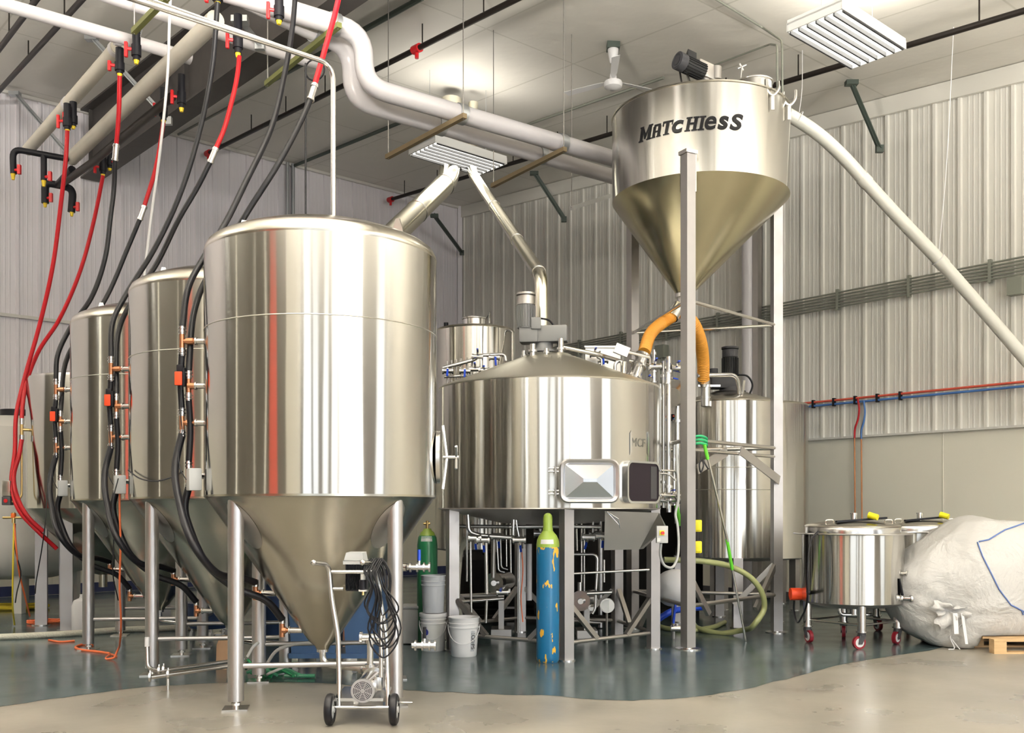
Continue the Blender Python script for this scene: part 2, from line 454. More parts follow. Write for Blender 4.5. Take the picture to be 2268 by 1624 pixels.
# ------------------------------------------------------------------ the room
NEAR_R, NEAR_L = 26.0, 29.0
def wallpt(base, d, t): return base + d * t
A0 = CORN                                   # far corner
Rn = CORN - dR * NEAR_R                     # near end of right wall
Ln = CORN - dL * NEAR_L * .74               # near end of left wall
Nn = Rn + (Ln - CORN)                       # corner behind the camera
mb = MB()
m_ = .4
quad = [CORN, Rn, Nn, Ln]
mb.poly([Vector((p.x, p.y, 0)) for p in quad], 0)
ep = [(-500, 1600), (0, 1565), (141, 1545), (283, 1527), (460, 1514), (700, 1514), (900, 1529), (1060, 1537), (1195, 1541), (1402, 1552), (1520, 1546), (1640, 1528), (1762, 1499), (1862, 1473), (2055, 1441), (2200, 1410), (2330, 1392)]
front = [G(*p) for p in ep]; front = spline(front, 5)
rng = random.Random(3)
front = [p + Vector((rng.uniform(-.015, .015), rng.uniform(-.02, .02), 0)) for p in front]
def wall_hit(p):                            # a point just inside the right wall beyond p
    t = (CORN - p).dot(Vector((dR.y, -dR.x, 0))); return p + Vector((dR.y, -dR.x, 0)) * (t - .05)
back = [wall_hit(front[-1]), CORN + Vector((0, -.3, 0)), Ln + (CORN - Ln) * .12 + Vector((.2, -.1, 0))]
pl = front + back
mb.add([Vector((p.x, p.y, .002)) for p in pl], [tuple(range(len(pl)))], 1)
fl = struct('floor', mb, ['concrete', 'epoxy'])
# ceiling follows the roof slope
mb = MB(); top = [Vector((p.x, p.y, zc(p))) for p in quad]
mb.poly(top, 0); mb.poly([v + Vector((0, 0, .1)) for v in top], 0)
struct('ceiling', mb, 'ceiling liner')

def ribbed(base, d, length, nrm, z0, start, pitch, mb, skew=0., depth=.03, minor=True):
    """liner panel: tall trapezoid ribs every pitch, two low ribs between"""
    prof = []; s = start
    while s < length:
        prof += [(s, 0), (s + .012, depth), (s + .052, depth), (s + .064, 0)]
        if minor:
            for q in (.13, .20, .27): prof += [(s + q, 0), (s + q + .006, .004), (s + q + .022, .004), (s + q + .028, 0)]
        s += pitch
    prof = [p for p in prof if p[0] <= length]
    prof = [(0, 0)] + prof + [(length, 0)]
    vs = []
    for t, h in prof:
        q = base + d * t + nrm * h
        vs += [Vector((q.x, q.y, z0)), Vector((q.x, q.y, zc(q) + .02))]
    fs = [(2 * i, 2 * i + 2, 2 * i + 3, 2 * i + 1) for i in range(len(prof) - 1)]
    mb.add(vs, fs)
nR = Vector((-dR.y, dR.x, 0))               # into the room from the right wall
if nR.dot(Vector((0, 5, 0)) - CORN) < 0: nR = -nR
nL = Vector((-dL.y, dL.x, 0))
if nL.dot(Vector((0, 5, 0)) - CORN) < 0: nL = -nL
mb = MB(); ribbed(CORN, -dR, NEAR_R, nR, 2.44, .1, .345, mb)
struct('wall_right', mb, 'right wall steel', 20)
mb = MB(); ribbed(CORN, -dL, (CORN - Ln).length, nL, 2.9, .1, .33, mb, minor=True)
struct('wall_left', mb, 'left wall steel', 20)
# smooth washable panels on the lower walls, with a ledge trim and joint strips
def lower(base, d, ln, nrm, h, name, trimname, joints):
    mb = MB(); a = base + nrm * .04; b = base + d * ln + nrm * .04
    mb.poly([a, b, b + Vector((0, 0, h)), a + Vector((0, 0, h))])
    for t in joints:
        q = base + d * t + nrm * .043
        mb.beam(q, q + Vector((0, 0, h)), .006, .012, up=nrm)
    struct(name, mb, 'smooth panel')
    mb = MB(); mb.beam(a + nrm * .02 + Vector((0, 0, h)), b + nrm * .02 + Vector((0, 0, h)), .07, .03)
    struct(trimname, mb, 'wall paint')
lower(CORN, -dR, NEAR_R, nR, 2.44, 'wall_right_lower', 'trim_1', [1.2 + 1.22 * i * 2 for i in range(10)])
lower(CORN, -dL, (CORN - Ln).length, nL, 2.9, 'wall_left_lower', 'trim_2', [1.2 + 2.44 * i for i in range(8)])
mb = MB(); a = CORN + nL * .06; mb.beam(a + Vector((0, 0, .08)), a - dL * 20 + Vector((0, 0, .08)), .03, .16)
struct('baseboard_left', mb, 'navy cove')
mb = MB(); a = CORN + nR * .06; mb.beam(a + Vector((0, 0, .06)), a - dR * 25 + Vector((0, 0, .06)), .03, .12)
struct('baseboard_right', mb, 'charcoal')
# wall-head trims just below the ceiling, girt lines
def head(base, d, ln, nrm, dz, ht, name, m):
    a = base + nrm * .045; b = base + d * ln + nrm * .045
    za, zb = zc(a) - dz, zc(b) - dz
    mb = MB(); mb.beam(Vector((a.x, a.y, za)), Vector((b.x, b.y, zb)), .06, ht); struct(name, mb, m)
head(CORN, -dR, NEAR_R, nR, .13, .24, 'trim_3', 'right wall steel')
head(CORN, -dL, (CORN - Ln).length, nL, .03, .05, 'trim_4', 'wall paint')
mb = MB(); a = CORN + nL * .045 + Vector((0, 0, 4.49)); mb.beam(a, a - dL * 20, .05, .05); struct('trim_5', mb, 'wall paint')
mb = MB(); a = CORN + (nL + nR) * .06; mb.beam(Vector((a.x, a.y, 2.4)), Vector((a.x, a.y, zc(a))), .1, .1); struct('trim_6', mb, 'left wall steel')
# walls behind the camera: side wall (dark, with a red door) and front wall with daylit doors
dS = (Nn - Ln).normalized(); lnS = (Nn - Ln).length
nS = Vector((-dS.y, dS.x, 0)); nS = nS if nS.dot(-Nn) > 0 else -nS
def plainwall(a, b, name, m):
    mb = MB(); mb.poly([Vector((a.x, a.y, 0)), Vector((b.x, b.y, 0)), Vector((b.x, b.y, zc(b))), Vector((a.x, a.y, zc(a)))]); struct(name, mb, m)
plainwall(Ln, Nn, 'wall_side', 'dark wall')
plainwall(Rn, Nn, 'wall_front', 'front wall')
up0 = Vector((0, 0, 1))
dF = (Nn - Rn).normalized(); nF = Vector((-dF.y, dF.x, 0)); nF = nF if nF.dot(-Nn) > 0 else -nF
def opening(base, d, nrm, t0, t1, z0, z1, k, m, frame_m, muntins=0, name='window_or_strip'):
    q0 = base + d * t0 + nrm * .06; q1 = base + d * t1 + nrm * .06
    mb = MB(); mb.box((q0 + q1) / 2 + Vector((0, 0, (z0 + z1) / 2)), ((t1 - t0), .04, z1 - z0), ax=(d, nrm, Vector((0, 0, 1))))
    o = struct('%s_%d' % (name, k), mb, m)
    mb = MB()
    for a, b in ((t0, t0), (t1, t1)) + tuple((t0 + (t1 - t0) * (i + 1) / (muntins + 1),) * 2 for i in range(muntins)):
        q = base + d * a + nrm * .10; mb.beam(q + Vector((0, 0, z0)), q + Vector((0, 0, z1)), .12, .06, up=nrm)
    for z in (z0, z1):
        mb.beam(base + d * t0 + nrm * .10 + Vector((0, 0, z)), base + d * t1 + nrm * .10 + Vector((0, 0, z)), .06, .12)
    f = obj('%s_frame' % name, mb, frame_m, o); return o
WIN = [(.3, 2.9, 0, 'soft pane'), (6.8, 12.8, 1, 'daylight pane'), (13.2, 14.8, 0, 'soft pane'), (15.7, 17.3, 0, 'soft pane'), (18.9, 20.8, 1, 'soft pane')]
for i, (t0, t1, mu, m) in enumerate(WIN):
    opening(Rn, dF, nF, t0, t1, .05, 6.2, i + 1, m, 'wall paint', mu)
sideN = [(11.7, 13.5, .05, 6.0, 'red door'), (.5, 4.6, .05, 6.2, 'soft pane'), (14.2, 14.42, .05, 6.6, 'amber streak'), (16.1, 16.28, .05, 6.6, 'amber streak'), (18.5, 18.6, .05, 6.6, 'amber streak'), (20.9, 21.2, .05, 6.6, 'amber streak')]  # thin amber strips are added to mirror as lamp streaks, not glazing
for i, (t0, t1, z0, z1, m) in enumerate(sideN):
    opening(Nn, -dS, nS, t0, t1, z0, z1, 1 if m == 'red door' else i + 10, m, 'dark wall', 0, 'door' if m == 'red door' else 'window_or_strip')
mb = MB(); q = Nn - dS * 7.6 + nS * .1; mb.box(q + up0 * 3.1, (3.8, .08, 6.2), ax=(dS, nS, up0)); struct('wall_side_panel', mb, 'smooth panel')

# ------------------------------------------------------------------ tube lights
def fixture(cx, cy, cz, label, n=6, ln=1.22, wd=.62, ceiling_fill=0.):
    t = thing('tube_light', (cx, cy, cz), label, 'ceiling light', 'high bay tube lights')
    c = Vector((cx, cy, cz)); s = Vector((dL.y, -dL.x, 0)); up = Vector((0, 0, 1)); ax = (dL, s, up)
    mb = MB(); mb.box(c + up * .07, (ln + .08, wd, .05), ax=ax)
    for k in (-1, 1):
        mb.box(c + dL * k * (ln / 2 + .03) + up * .02, (.02, wd, .09), ax=ax)
        mb.box(c + s * k * (wd / 2) + up * .02, (ln + .08, .012, .09), ax=ax)
    obj('housing', mb, 'lamp white', t)
    mb = MB()
    for i in range(n + 1):
        y = (i / n - .5) * (wd - .02)
        mb.box(c + s * y - up * .014, (ln, .020, .054), ax=ax)
    obj('reflector', mb, 'charcoal', t)
    for i in range(n):
        y = ((i + .5) / n - .5) * (wd - .02)
        mb = MB(); mb.cyl(c + s * y - dL * ln / 2, c + s * y + dL * ln / 2, .024, seg=10); obj('tube', mb, 'tube bright' if ceiling_fill > .5 else 'tube lit', t)
    if ceiling_fill:
        ld = bpy.data.lights.new('ceiling_fill', 'AREA'); ld.shape = 'RECTANGLE'; ld.size = ln; ld.size_y = wd; ld.energy = CEIL_FILL * ceiling_fill; ld.color = (1, .95, .86)  # added area lamp aimed upward to brighten the ceiling
        lo = bpy.data.objects.new('ceiling_fill', ld); C.objects.link(lo); lo.parent = t; lo.location = (0, 0, .11); lo.rotation_euler = (PI, 0, math.atan2(dL.y, dL.x))
    for k in (-1, 1):
        a = c + dL * k * (ln / 2 - .1) + up * .09
        mb = MB(); mb.cyl(a, Vector((a.x, a.y, zc(a))), .004, seg=6); obj('hanger', mb, 'galvanised', t)
fixture(-.77, 13.97, 6.45, 'bright six-tube light above the steel flues', ceiling_fill=.03)
fixture(3.55, 10.27, 6.37, 'large bright six-tube light right of the silver hopper', ceiling_fill=.03)
for (x, y, nm) in ((7.2, 5.4, 'right of the camera'), (-1.6, 5.6, 'above the front tank'), (2.5, 1.2, 'above the camera'), (-9.6, 6.8, 'over the tank row'), (6.2, -3.2, 'by the daylit doors'), (-2.8, -.5, 'left of the camera'), (-4.9, 12.0, 'X')):
    if nm == 'X': continue
    fixture(x, y, zc((x, y)) - 2.1, 'added tube light hanging out of view ' + nm, ceiling_fill=1.)  # unseen fixtures, added to light the room
# ------------------------------------------------------------------ fermenters
CO0, CO1, RO, RT = .39, 1.49, .10, .857
def rcone(z): return RO + (RT - RO) * (z - CO0) / (CO1 - CO0)
def zcone(r): return CO0 + (r - RO) * (CO1 - CO0) / (RT - RO)
LEGA = [R(-38.5), R(51.5), R(141.5), R(-128.5)]
LR = .775
def make_fermenter(full=True):
    t = bpy.data.objects.new('fermenter', None); C.objects.link(t)
    mb = MB(); mb.lathe([(RT, 1.49), (RT, 1.6), (RT, 2.0), (RT, 3.0), (RT, 3.25)], seg=128)
    obj('shell', mb, 'shell steel', t)
    mb = MB(); mb.torus((0, 0, 2.69), RT, .004, seg=128, s2=6); obj('weld_seam', mb, 'weld', t)
    mb = MB(); mb.lathe([(RT, 3.25), (RT + .003, 3.262), (RT - .004, 3.29), (.835, 3.325), (.80, 3.352), (.72, 3.39), (.58, 3.44), (.42, 3.485), (.22, 3.52), (.08, 3.535), (.001, 3.537)], seg=128)
    obj('dome', mb, 'dome steel', t)
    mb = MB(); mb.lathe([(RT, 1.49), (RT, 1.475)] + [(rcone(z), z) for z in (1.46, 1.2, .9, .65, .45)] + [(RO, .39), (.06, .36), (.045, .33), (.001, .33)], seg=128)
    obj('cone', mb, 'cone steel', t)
    for k, a in enumerate(LEGA):
        c = Vector((LR * math.cos(a), LR * math.sin(a), 0))
        mb = MB(); seg = 24; vs = []
        for ring in range(2):
            for i in range(seg):
                q = 2 * PI * i / seg; p = c + Vector((.055 * math.cos(q), .055 * math.sin(q), 0))
                z = .06 if ring == 0 else min(1.47, zcone(Vector((p.x, p.y)).length) + .012)
                vs.append(Vector((p.x, p.y, z)))
        mb.add(vs, [(i, (i + 1) % seg, seg + (i + 1) % seg, seg + i) for i in range(seg)] + [tuple(range(seg))[::-1]])
        lg = obj('leg', mb, 'satin steel', t)
        mb = MB(); mb.cyl(c + Vector((0, 0, .008)), c + Vector((0, 0, .065)), .021, seg=12); mb.cyl(c + Vector((0, 0, .03)), c + Vector((0, 0, .045)), .034, seg=6)
        mb.box(c + Vector((0, 0, .006)), (.17, .17, .011), rz=R(9)); obj('foot_plate', mb, 'steel', lg)
        # reinforcing pad where the leg meets the cone
        mb = MB(); vs = [];  fs = []
        sl = Vector((RT - RO, 0, CO1 - CO0)).normalized()
        for ring, f in enumerate((0, .55, 1)):
            for i in range(28):
                q = 2 * PI * i / 28; u = .125 * math.cos(q) * f; v = .20 * math.sin(q) * f
                z = 1.27 + v * sl.z; rr = rcone(z) + (.0075 if f < 1 else .002); th = a + u / rr
                vs.append(Vector((rr * math.cos(th), rr * math.sin(th), z)))
        for ring in range(2):
            fs += [(ring * 28 + i, ring * 28 + (i + 1) % 28, (ring + 1) * 28 + (i + 1) % 28, (ring + 1) * 28 + i) for i in range(28)]
        mb.add(vs, fs); obj('pad', mb, 'dull steel', t)
        a2 = LEGA[(k + 1) % 4]
        if k != 2:
            mb = MB(); c2 = Vector((LR * math.cos(a2), LR * math.sin(a2), 0)); u = (c2 - c).normalized()
            mb.cyl(c + u * .05 + Vector((0, 0, .30)), c2 - u * .05 + Vector((0, 0, .30)), .019, seg=14); obj('cross_rail', mb, 'satin steel', t)
    for (x, y, rz) in ((-.56, -.12, .4), (.60, -.30, -.3), (.1, .6, 1.57)):
        rr = math.hypot(x, y); z = 3.30 + (.82 - rr) * .42
        mb = MB(); ax = (Vector((math.cos(rz), math.sin(rz), 0)), Vector((-math.sin(rz), math.cos(rz), 0)), Vector((0, 0, 1)))
        pts = [Vector((x, y, z)) + ax[0] * u + Vector((0, 0, v)) for u, v in ((-.05, 0), (.05, 0), (.045, .03), (.016, .13), (-.016, .13), (-.045, .03))]
        mb.prism(pts, ax[1] * .012); obj('lifting_lug', mb, 'steel', t)
    # outlet elbow and racking pipe under the cone
    mb = MB(); mb.tube(fillet([(0, 0, .36), (0, 0, .22), (.30, -.10, .20), (.55, -.18, .20)], .09), .026, 12)
    mb.cyl((0, 0, .34), (0, 0, .31), .045); mb.cyl((.30, -.10, .20), (.32, -.107, .20), .04)
    obj('outlet_pipe', mb, 'bright steel', t)
    # side manway on the right with its wing handle
    mb = MB(); n = Vector((math.cos(R(2)), math.sin(R(2)), 0)); c = n * (RT + .0) + Vector((0, 0, 1.78)); a_, b_ = MB().frame(n)
    pts = [c + a_ * (15 * .01 * math.cos(q * PI / 16)) + Vector((0, 0, .20 * math.sin(q * PI / 16))) for q in range(32)]
    mb.prism(pts, n * .03)
    mw = obj('manway', mb, 'steel', t)
    mb = MB(); h = c + n * .05
    mb.tube([h + Vector((0, 0, -.24)), h + n * .03, h + Vector((0, 0, .24))], .012, 8)
    mb.cyl(h, h + n * .12, .014)
    for q in range(4):
        v = a_ * math.cos(R(40 + 90 * q)) + Vector((0, 0, 1)) * math.sin(R(40 + 90 * q)); mb.cyl(h + n * .10, h + n * .10 + v * .12, .009, seg=8)
    obj('wing_handle', mb, 'bright steel', mw)
    # sampling valve on the right leg side
    for z, x, y in ((.96, .66, -.22), (.42, .72, -.45)):
        mb = MB(); p = Vector((x, y, z)); mb.cyl(p, p + Vector((.16, 0, 0)), .022, seg=12)
        for dx in (.02, .07, .12, .16): mb.cyl(p + Vector((dx, 0, 0)), p + Vector((dx + .012, 0, 0)), .038, seg=14)
        mb.cyl(p + Vector((.09, 0, 0)), p + Vector((.09, 0, .08)), .010, seg=8)
        if z > .8: mb.cyl(p + Vector((-.14, .03, 0)), p, .03, seg=12)
        v = obj('sample_valve', mb, 'bright steel', t)
        mb = MB(); mb.cyl(p + Vector((.09, 0, .05)), p + Vector((.09, 0, .13)), .012, seg=8); obj('valve_grip', mb, 'blue plastic' if z > .8 else 'black plastic', v)
    # glycol ports: nipples, copper tees, clamps
    ports = [(2.62, -.93, 0), (2.29, -.90, 1), (2.02, -.94, 0), (1.63, -.92, 1)]
    for z, xe, k in ports:
        y = -.20 - .02 * k; x0 = -math.sqrt(RT * RT - y * y) + .01; xe = x0 - (.17 if k == 0 else .12)
        mb = MB(); mb.cyl((x0, y, z), (x0 - .07, y, z), .022, seg=12); mb.cyl((x0 - .06, y, z), (x0 - .072, y, z), .03, seg=12)
        pr = obj('coolant_port', mb, 'bright steel', t)
        mb = MB(); mb.cyl((x0 - .07, y, z), (xe, y, z), .017, seg=10)
        mb.cyl((x0 - .085, y, z), (x0 - .125, y, z), .026, seg=8); mb.cyl((xe, y, z - .05), (xe, y, z + .05), .020, seg=10); mb.cyl((xe + .03, y, z), (xe + .05, y, z), .024, seg=8)
        obj('copper_tee', mb, 'copper', pr)
        for s in (-1, 1):
            mb = MB(); mb.cyl((xe, y, z + s * .05), (xe, y, z + s * .11), .023, seg=10)
            mb.cyl((xe, y, z + s * .065), (xe, y, z + s * .075), .029, seg=10); mb.cyl((xe, y, z + s * .09), (xe, y, z + s * .10), .029, seg=10)
            obj('hose_clamp', mb, 'bright steel', pr)
    # the orange actuator, grey junction box
    p = Vector((-1.00, -.24, 2.34))
    mb = MB(); mb.box(p, (.055, .05, .10), bev=.006); ac = obj('valve_actuator', mb, 'signal orange', t)
    mb = MB(); mb.box(p + Vector((.01, 0, .075)), (.05, .05, .05), bev=.008); mb.box(p + Vector((.035, .0, .01)), (.02, .04, .14), bev=.006); mb.cyl(p + Vector((.015, 0, -.05)), p + Vector((.015, 0, -.08)), .012)
    obj('actuator_cap', mb, 'black plastic', ac)
    p = Vector((-.86, -.34, 1.60)); mb = MB(); mb.box(p, (.09, .12, .16), rz=.5, bev=.01); obj('junction_box', mb, 'grey box', t)
    mb = MB(); mb.tube([(-.985, -.24, 2.26), (-.99, -.25, 2.1), (-.975, -.25, 1.95), (-1.0, -.26, 1.8), (-.98, -.28, 1.68), (-.92, -.33, 1.60)], .004, 6, smooth=6); obj('signal_wire', mb, 'black rubber', ac)
    # ports low on the cone
    for z, xe, yo in ((.76, -.71, -.10), (.48, -.56, -.06)):
        x0 = -math.sqrt(rcone(z) ** 2 - yo ** 2) + .01
        mb = MB(); mb.cyl((x0, yo, z), (x0 - .09, yo, z), .022, seg=12); mb.cyl((x0 - .09, yo, z), (x0 - .10, yo, z), .03, seg=12); pr = obj('coolant_port', mb, 'bright steel', t)
        mb = MB(); mb.cyl((x0 - .1, yo, z), (x0 - .15, yo, z), .017, seg=10); mb.cyl((x0 - .12, yo, z), (x0 - .15, yo, z), .026, seg=8)
        mb.cyl((x0 - .15, yo, z - .05), (x0 - .15, yo, z + .05), .02, seg=10); obj('copper_tee', mb, 'copper', pr)
        mb = MB(); mb.cyl((x0 - .15, yo, z + .05), (x0 - .15, yo, z + .10), .023, seg=10); obj('hose_clamp', mb, 'bright steel', pr)
    return t
def copy_tree(o, parent=None):
    c = o.copy(); C.objects.link(c); c.parent = parent
    for ch in list(o.children): copy_tree(ch, c)
    return c
T1, T2, T3 = Vector((-1.43, 7.33, 0)), Vector((-2.53, 8.73, 0)), Vector((-3.70, 10.19, 0))
T4 = Vector((-4.95, 11.75, 0))
f1 = make_fermenter(); f1.location = T1
tag(f1, 'tall shiny conical fermenter standing frontmost, behind the pump cart', 'tank', 'conical steel fermenters')
f2 = copy_tree(f1); f2.location = T2; tag(f2, 'shiny conical fermenter directly behind the frontmost one, second in the row', 'tank', 'conical steel fermenters')
f3 = copy_tree(f1); f3.location = T3; tag(f3, 'conical fermenter on round legs, third in the row, before the square-legged vessel', 'tank', 'conical steel fermenters')

# shorter vessel at the end of the row, on square legs
t = thing('holding_tank', T4, 'shorter steel tank on square legs at the far left end of the row', 'tank')
r4 = .84
c0 = T4
mb = MB(); mb.lathe([(r4, 1.40), (r4, 2.0), (r4, 2.9), (r4 - .01, 2.93), (r4 - .3, 3.0), (.001, 3.06)], c0, 96); obj('shell', mb, 'shell steel', t)
mb = MB(); mb.lathe([(r4, 1.40), (.12, .62), (.05, .60), (.05, .45), (.001, .45)], c0, 96); obj('cone', mb, 'cone steel', t)
for q in (-128, -75, 30, 150):
    p = c0 + Vector((.72 * math.cos(R(q)), .72 * math.sin(R(q)), 0))
    if q == -128: p = Vector((G(92, 1385).x, G(92, 1385).y, 0))
    if q == -75: p = Vector((G(148, 1397).x, G(148, 1397).y, 0))
    mb = MB(); mb.box(p + Vector((0, 0, .70)), (.13, .13, 1.38), rz=R(20)); lg = obj('leg', mb, 'leg steel', t)
    mb = MB(); mb.cyl(p, p + Vector((0, 0, .012)), .11, seg=20); obj('foot_plate', mb, 'steel', lg)
mb = MB(); q = P(48, 952, 11.15); mb.cyl(q + Vector((0, 0, -.06)), q + Vector((0, 0, .06)), .02, seg=10); mb.cyl(q, q + Vector((.22, .1, 0)), .017, seg=10); pr = obj('copper_tee', mb, 'brass', t)
for s_ in (-1, 1):
    mb = MB(); mb.cyl(q + Vector((0, 0, s_ * .06)), q + Vector((0, 0, s_ * .13)), .026, seg=10); obj('hose_clamp', mb, 'bright steel', pr)

# ------------------------------------------------------------------ mash vessel
TC = Vector((.38, 9.95, 0)); TR = 1.13
t = thing('mash_vessel', TC, 'wide round steel brewing vessel with open hatch door, centre', 'tank')
mb = MB(); mb.lathe([(TR, 1.40), (TR, 1.7), (TR, 2.2), (TR, 2.59)], TC, 128); obj('shell', mb, 'shell steel', t)
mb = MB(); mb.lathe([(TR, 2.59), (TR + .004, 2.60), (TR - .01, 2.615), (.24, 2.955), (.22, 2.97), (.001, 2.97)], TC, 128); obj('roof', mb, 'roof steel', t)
mb = MB(); mb.lathe([(TR, 1.40), (TR + .003, 1.39), (TR - .02, 1.385), (.5, 1.25), (.001, 1.22)], TC, 96); obj('underside', mb, 'dull steel', t)
tleg = [(Vector((.506, 8.80, 0)), 0), (G(1003, 1441), 1), (G(1447, 1437), 1), (Vector((.08, 11.05, 0)), 0), (Vector((1.2, 10.75, 0)), 0), (Vector((-.70, 10.35, 0)), 0)]
for i, (p, k) in enumerate(tleg):
    d = Vector((TC.x - p.x, TC.y - p.y, 0)); rz = R(20) if i else R(28)
    if d.length > TR - .02 and i: p = TC - d.normalized() * (TR - .04)
    if i == 0: p = Vector((.50, 8.90, 0)); 
    sz = .10
    mb = MB(); mb.box(p + Vector((0, 0, .70)), (sz, sz, 1.38), rz=rz); lg = obj('leg', mb, 'leg steel', t)
    mb = MB(); mb.cyl(p, p + Vector((0, 0, .012)), .085, seg=24); mb.cyl(p, p + Vector((0, 0, .03)), .03, seg=12); obj('foot_plate', mb, 'steel', lg)
    tleg[i] = (p, k)
order = [1, 0, 2, 4, 3, 5]
for i in range(6):
    a = tleg[order[i]][0]; b = tleg[order[(i + 1) % 6]][0]; u = (b - a).normalized(); l = (b - a).length
    mb = MB(); mb.cyl(a + u * .05 + Vector((0, 0, .16)), b - u * .05 + Vector((0, 0, .16)), .02, seg=12); obj('cross_rail', mb, 'dull steel', t)
    for e, s in ((a, 1), (b, -1)):
        mb = MB(); q = e + u * s * .05
        mb.beam(q + Vector((0, 0, .50)), q + u * s * min(.34, l * .4) + Vector((0, 0, .17)), .045, .045); obj('knee_brace', mb, 'dull steel', t)
# gear motor on top
p = Vector((PX(1172, 9.9), 9.85, 0)); zt = 2.97
g = obj('gearbox', MB().box(TC + Vector((-.02, -.05, zt + .20)), (.42, .16, .17), rz=-.15, bev=.02).box(TC + Vector((-.20, -.02, zt + .21)), (.2, .2, .2), rz=-.15, bev=.03)
        .cyl(TC + Vector((-.06, 0, zt - .02)), TC + Vector((-.06, 0, zt + .14)), .10, seg=24).cyl(TC + Vector((-.06, 0, zt + .02)), TC + Vector((-.06, 0, zt + .04)), .16, seg=24), 'grey paint', t)
mc = Vector((PX(1165, 9.9), 9.9, 0))
mb = MB(); mb.cyl(mc + Vector((0, 0, zt + .26)), mc + Vector((0, 0, zt + .50)), .082, seg=28)
for q in range(24):
    a = 2 * PI * q / 24; mb.box(mc + Vector((.088 * math.cos(a), .088 * math.sin(a), zt + .38)), (.022, .006, .22), rz=a)
mb.box(mc + Vector((.10, -.06, zt + .30)), (.10, .08, .12), bev=.01)
mo = obj('motor', mb, 'grey paint', t)
mb = MB(); mb.cyl(mc + Vector((0, 0, zt + .50)), mc + Vector((0, 0, zt + .585)), .094, seg=28); mb.cyl(mc + Vector((0, 0, zt + .60)), mc + Vector((0, 0, zt + .62)), .1, seg=28); mb.cyl(mc + Vector((0, 0, zt + .58)), mc + Vector((0, 0, zt + .61)), .06, seg=28); obj('fan_cowl', mb, 'dull steel', mo)
mb = MB(); mb.tube([mc + Vector((.12, -.05, zt + .36)), mc + Vector((.24, -.05, zt + .33)), mc + Vector((.31, -.05, zt + .2)), mc + Vector((.33, -.03, zt + .05))], .010, 8, smooth=8); obj('motor_cable', mb, 'black rubber', mo)
# roof nozzles
for (x, y, d0, h, r) in ((1180, 780, 9.7, .16, .03), (1242, 775, 9.8, .22, .03), (1160, 790, 9.9, .12, .02), (1210, 783, 9.65, .1, .02)):
    q = P(x, y, d0); mb = MB(); mb.cyl(q - Vector((0, 0, h * .6)), q + Vector((0, 0, h * .5)), r, seg=14); mb.cyl(q, q + Vector((0, 0, .02)), r * 1.6, seg=14); obj('roof_nozzle', mb, 'bright steel', t)
mb = MB(); mb.tube(fillet([P(1242, 768, 9.8), P(1330, 787, 10.0), P(1372, 800, 10.3)], .06), .022, 10); mb.cyl(P(1242, 750, 9.8), P(1242, 795, 9.8), .03); obj('spray_pipe', mb, 'bright steel', t)
# hatch: frame collar on the shell, and the open door swung to its left
ha = R(-90 + 48.7); hn = Vector((math.cos(ha), math.sin(ha), 0)); ht = Vector((-math.sin(ha), math.cos(ha), 0)); up = Vector((0, 0, 1))
def rrect(hw, hh, r, n=6):
    pts = []
    for cx_, cy_, a0 in ((hw - r, hh - r, 0), (-hw + r, hh - r, 90), (-hw + r, -hh + r, 180), (hw - r, -hh + r, 270)):
        for k in range(n + 1):
            a = R(a0 + 90 * k / n); pts.append((cx_ + r * math.cos(a), cy_ + r * math.sin(a)))
    return pts
def ring_loft(mb, loops, close_last=False, mi=0):
    n = len(loops[0]); vs = [p for l in loops for p in l]; fs = []
    for k in range(len(loops) - 1):
        fs += [(k * n + i, k * n + (i + 1) % n, (k + 1) * n + (i + 1) % n, (k + 1) * n + i) for i in range(n)]
    if close_last: fs.append(tuple(range((len(loops) - 1) * n, len(loops) * n)))
    mb.add(vs, fs, mi)
hc = TC + hn * (TR - .02) + Vector((0, 0, Z(1068, 9.1)))
def hl(hw, hh, r, o): return [hc + ht * a + up * b + hn * o for a, b in rrect(hw, hh, r)]
mb = MB(); ring_loft(mb, [hl(.275, .20, .07, -.06), hl(.275, .20, .07, .05), hl(.253, .18, .06, .05), hl(.253, .18, .06, -.10)]); fr = obj('hatch_collar', mb, 'door steel', t)
mb = MB(); ring_loft(mb, [hl(.253, .18, .06, .047), hl(.253, .18, .06, .042)], True); obj('hatch_opening', mb, 'dark interior', fr)  # dark sheet in front of the shell paints the unlit inside
mb = MB(); mb.box(hc + ht * .17 + hn * .043, (.10, .008, .31), ax=(ht, hn, up)); obj('inner_panel', mb, 'charcoal', fr)
# door leaf: its centre seen at (1305,1066)
dc = P(1305, 1066, 8.62); dn = Vector((.02, -1, 0)).normalized(); dt = Vector((1, .02, 0)).normalized()
def dl(hw, hh, r, o): return [dc + dt * a + up * b + dn * o for a, b in rrect(hw, hh, r)]
mb = MB(); ring_loft(mb, [dl(.268, .196, .08, -.03)[:], dl(.268, .196, .08, .03), dl(.255, .184, .07, .042), dl(.232, .162, .055, .03), dl(.225, .155, .05, .012)])
mb.poly(dl(.268, .196, .08, -.03))
dr = obj('hatch_door', mb, 'satin steel', t)
mb = MB(); o1 = [(-.225, -.155), (.225, -.155), (.225, .155), (-.225, .155)]; i1 = [(-.06, -.01), (.06, -.01), (.06, .02), (-.06, .02)]
vs = [dc + dt * a + up * b + dn * .012 for a, b in o1] + [dc + dt * a + up * b - dn * .03 for a, b in i1]
vs[4:] = [dc + dt * a + up * b + dn * .085 for a, b in i1]
mb.add(vs, [(0, 1, 5, 4), (1, 2, 6, 5), (2, 3, 7, 6), (3, 0, 4, 7), (4, 5, 6, 7)]); obj('pressed_panel', mb, 'door steel', dr, ang=5)
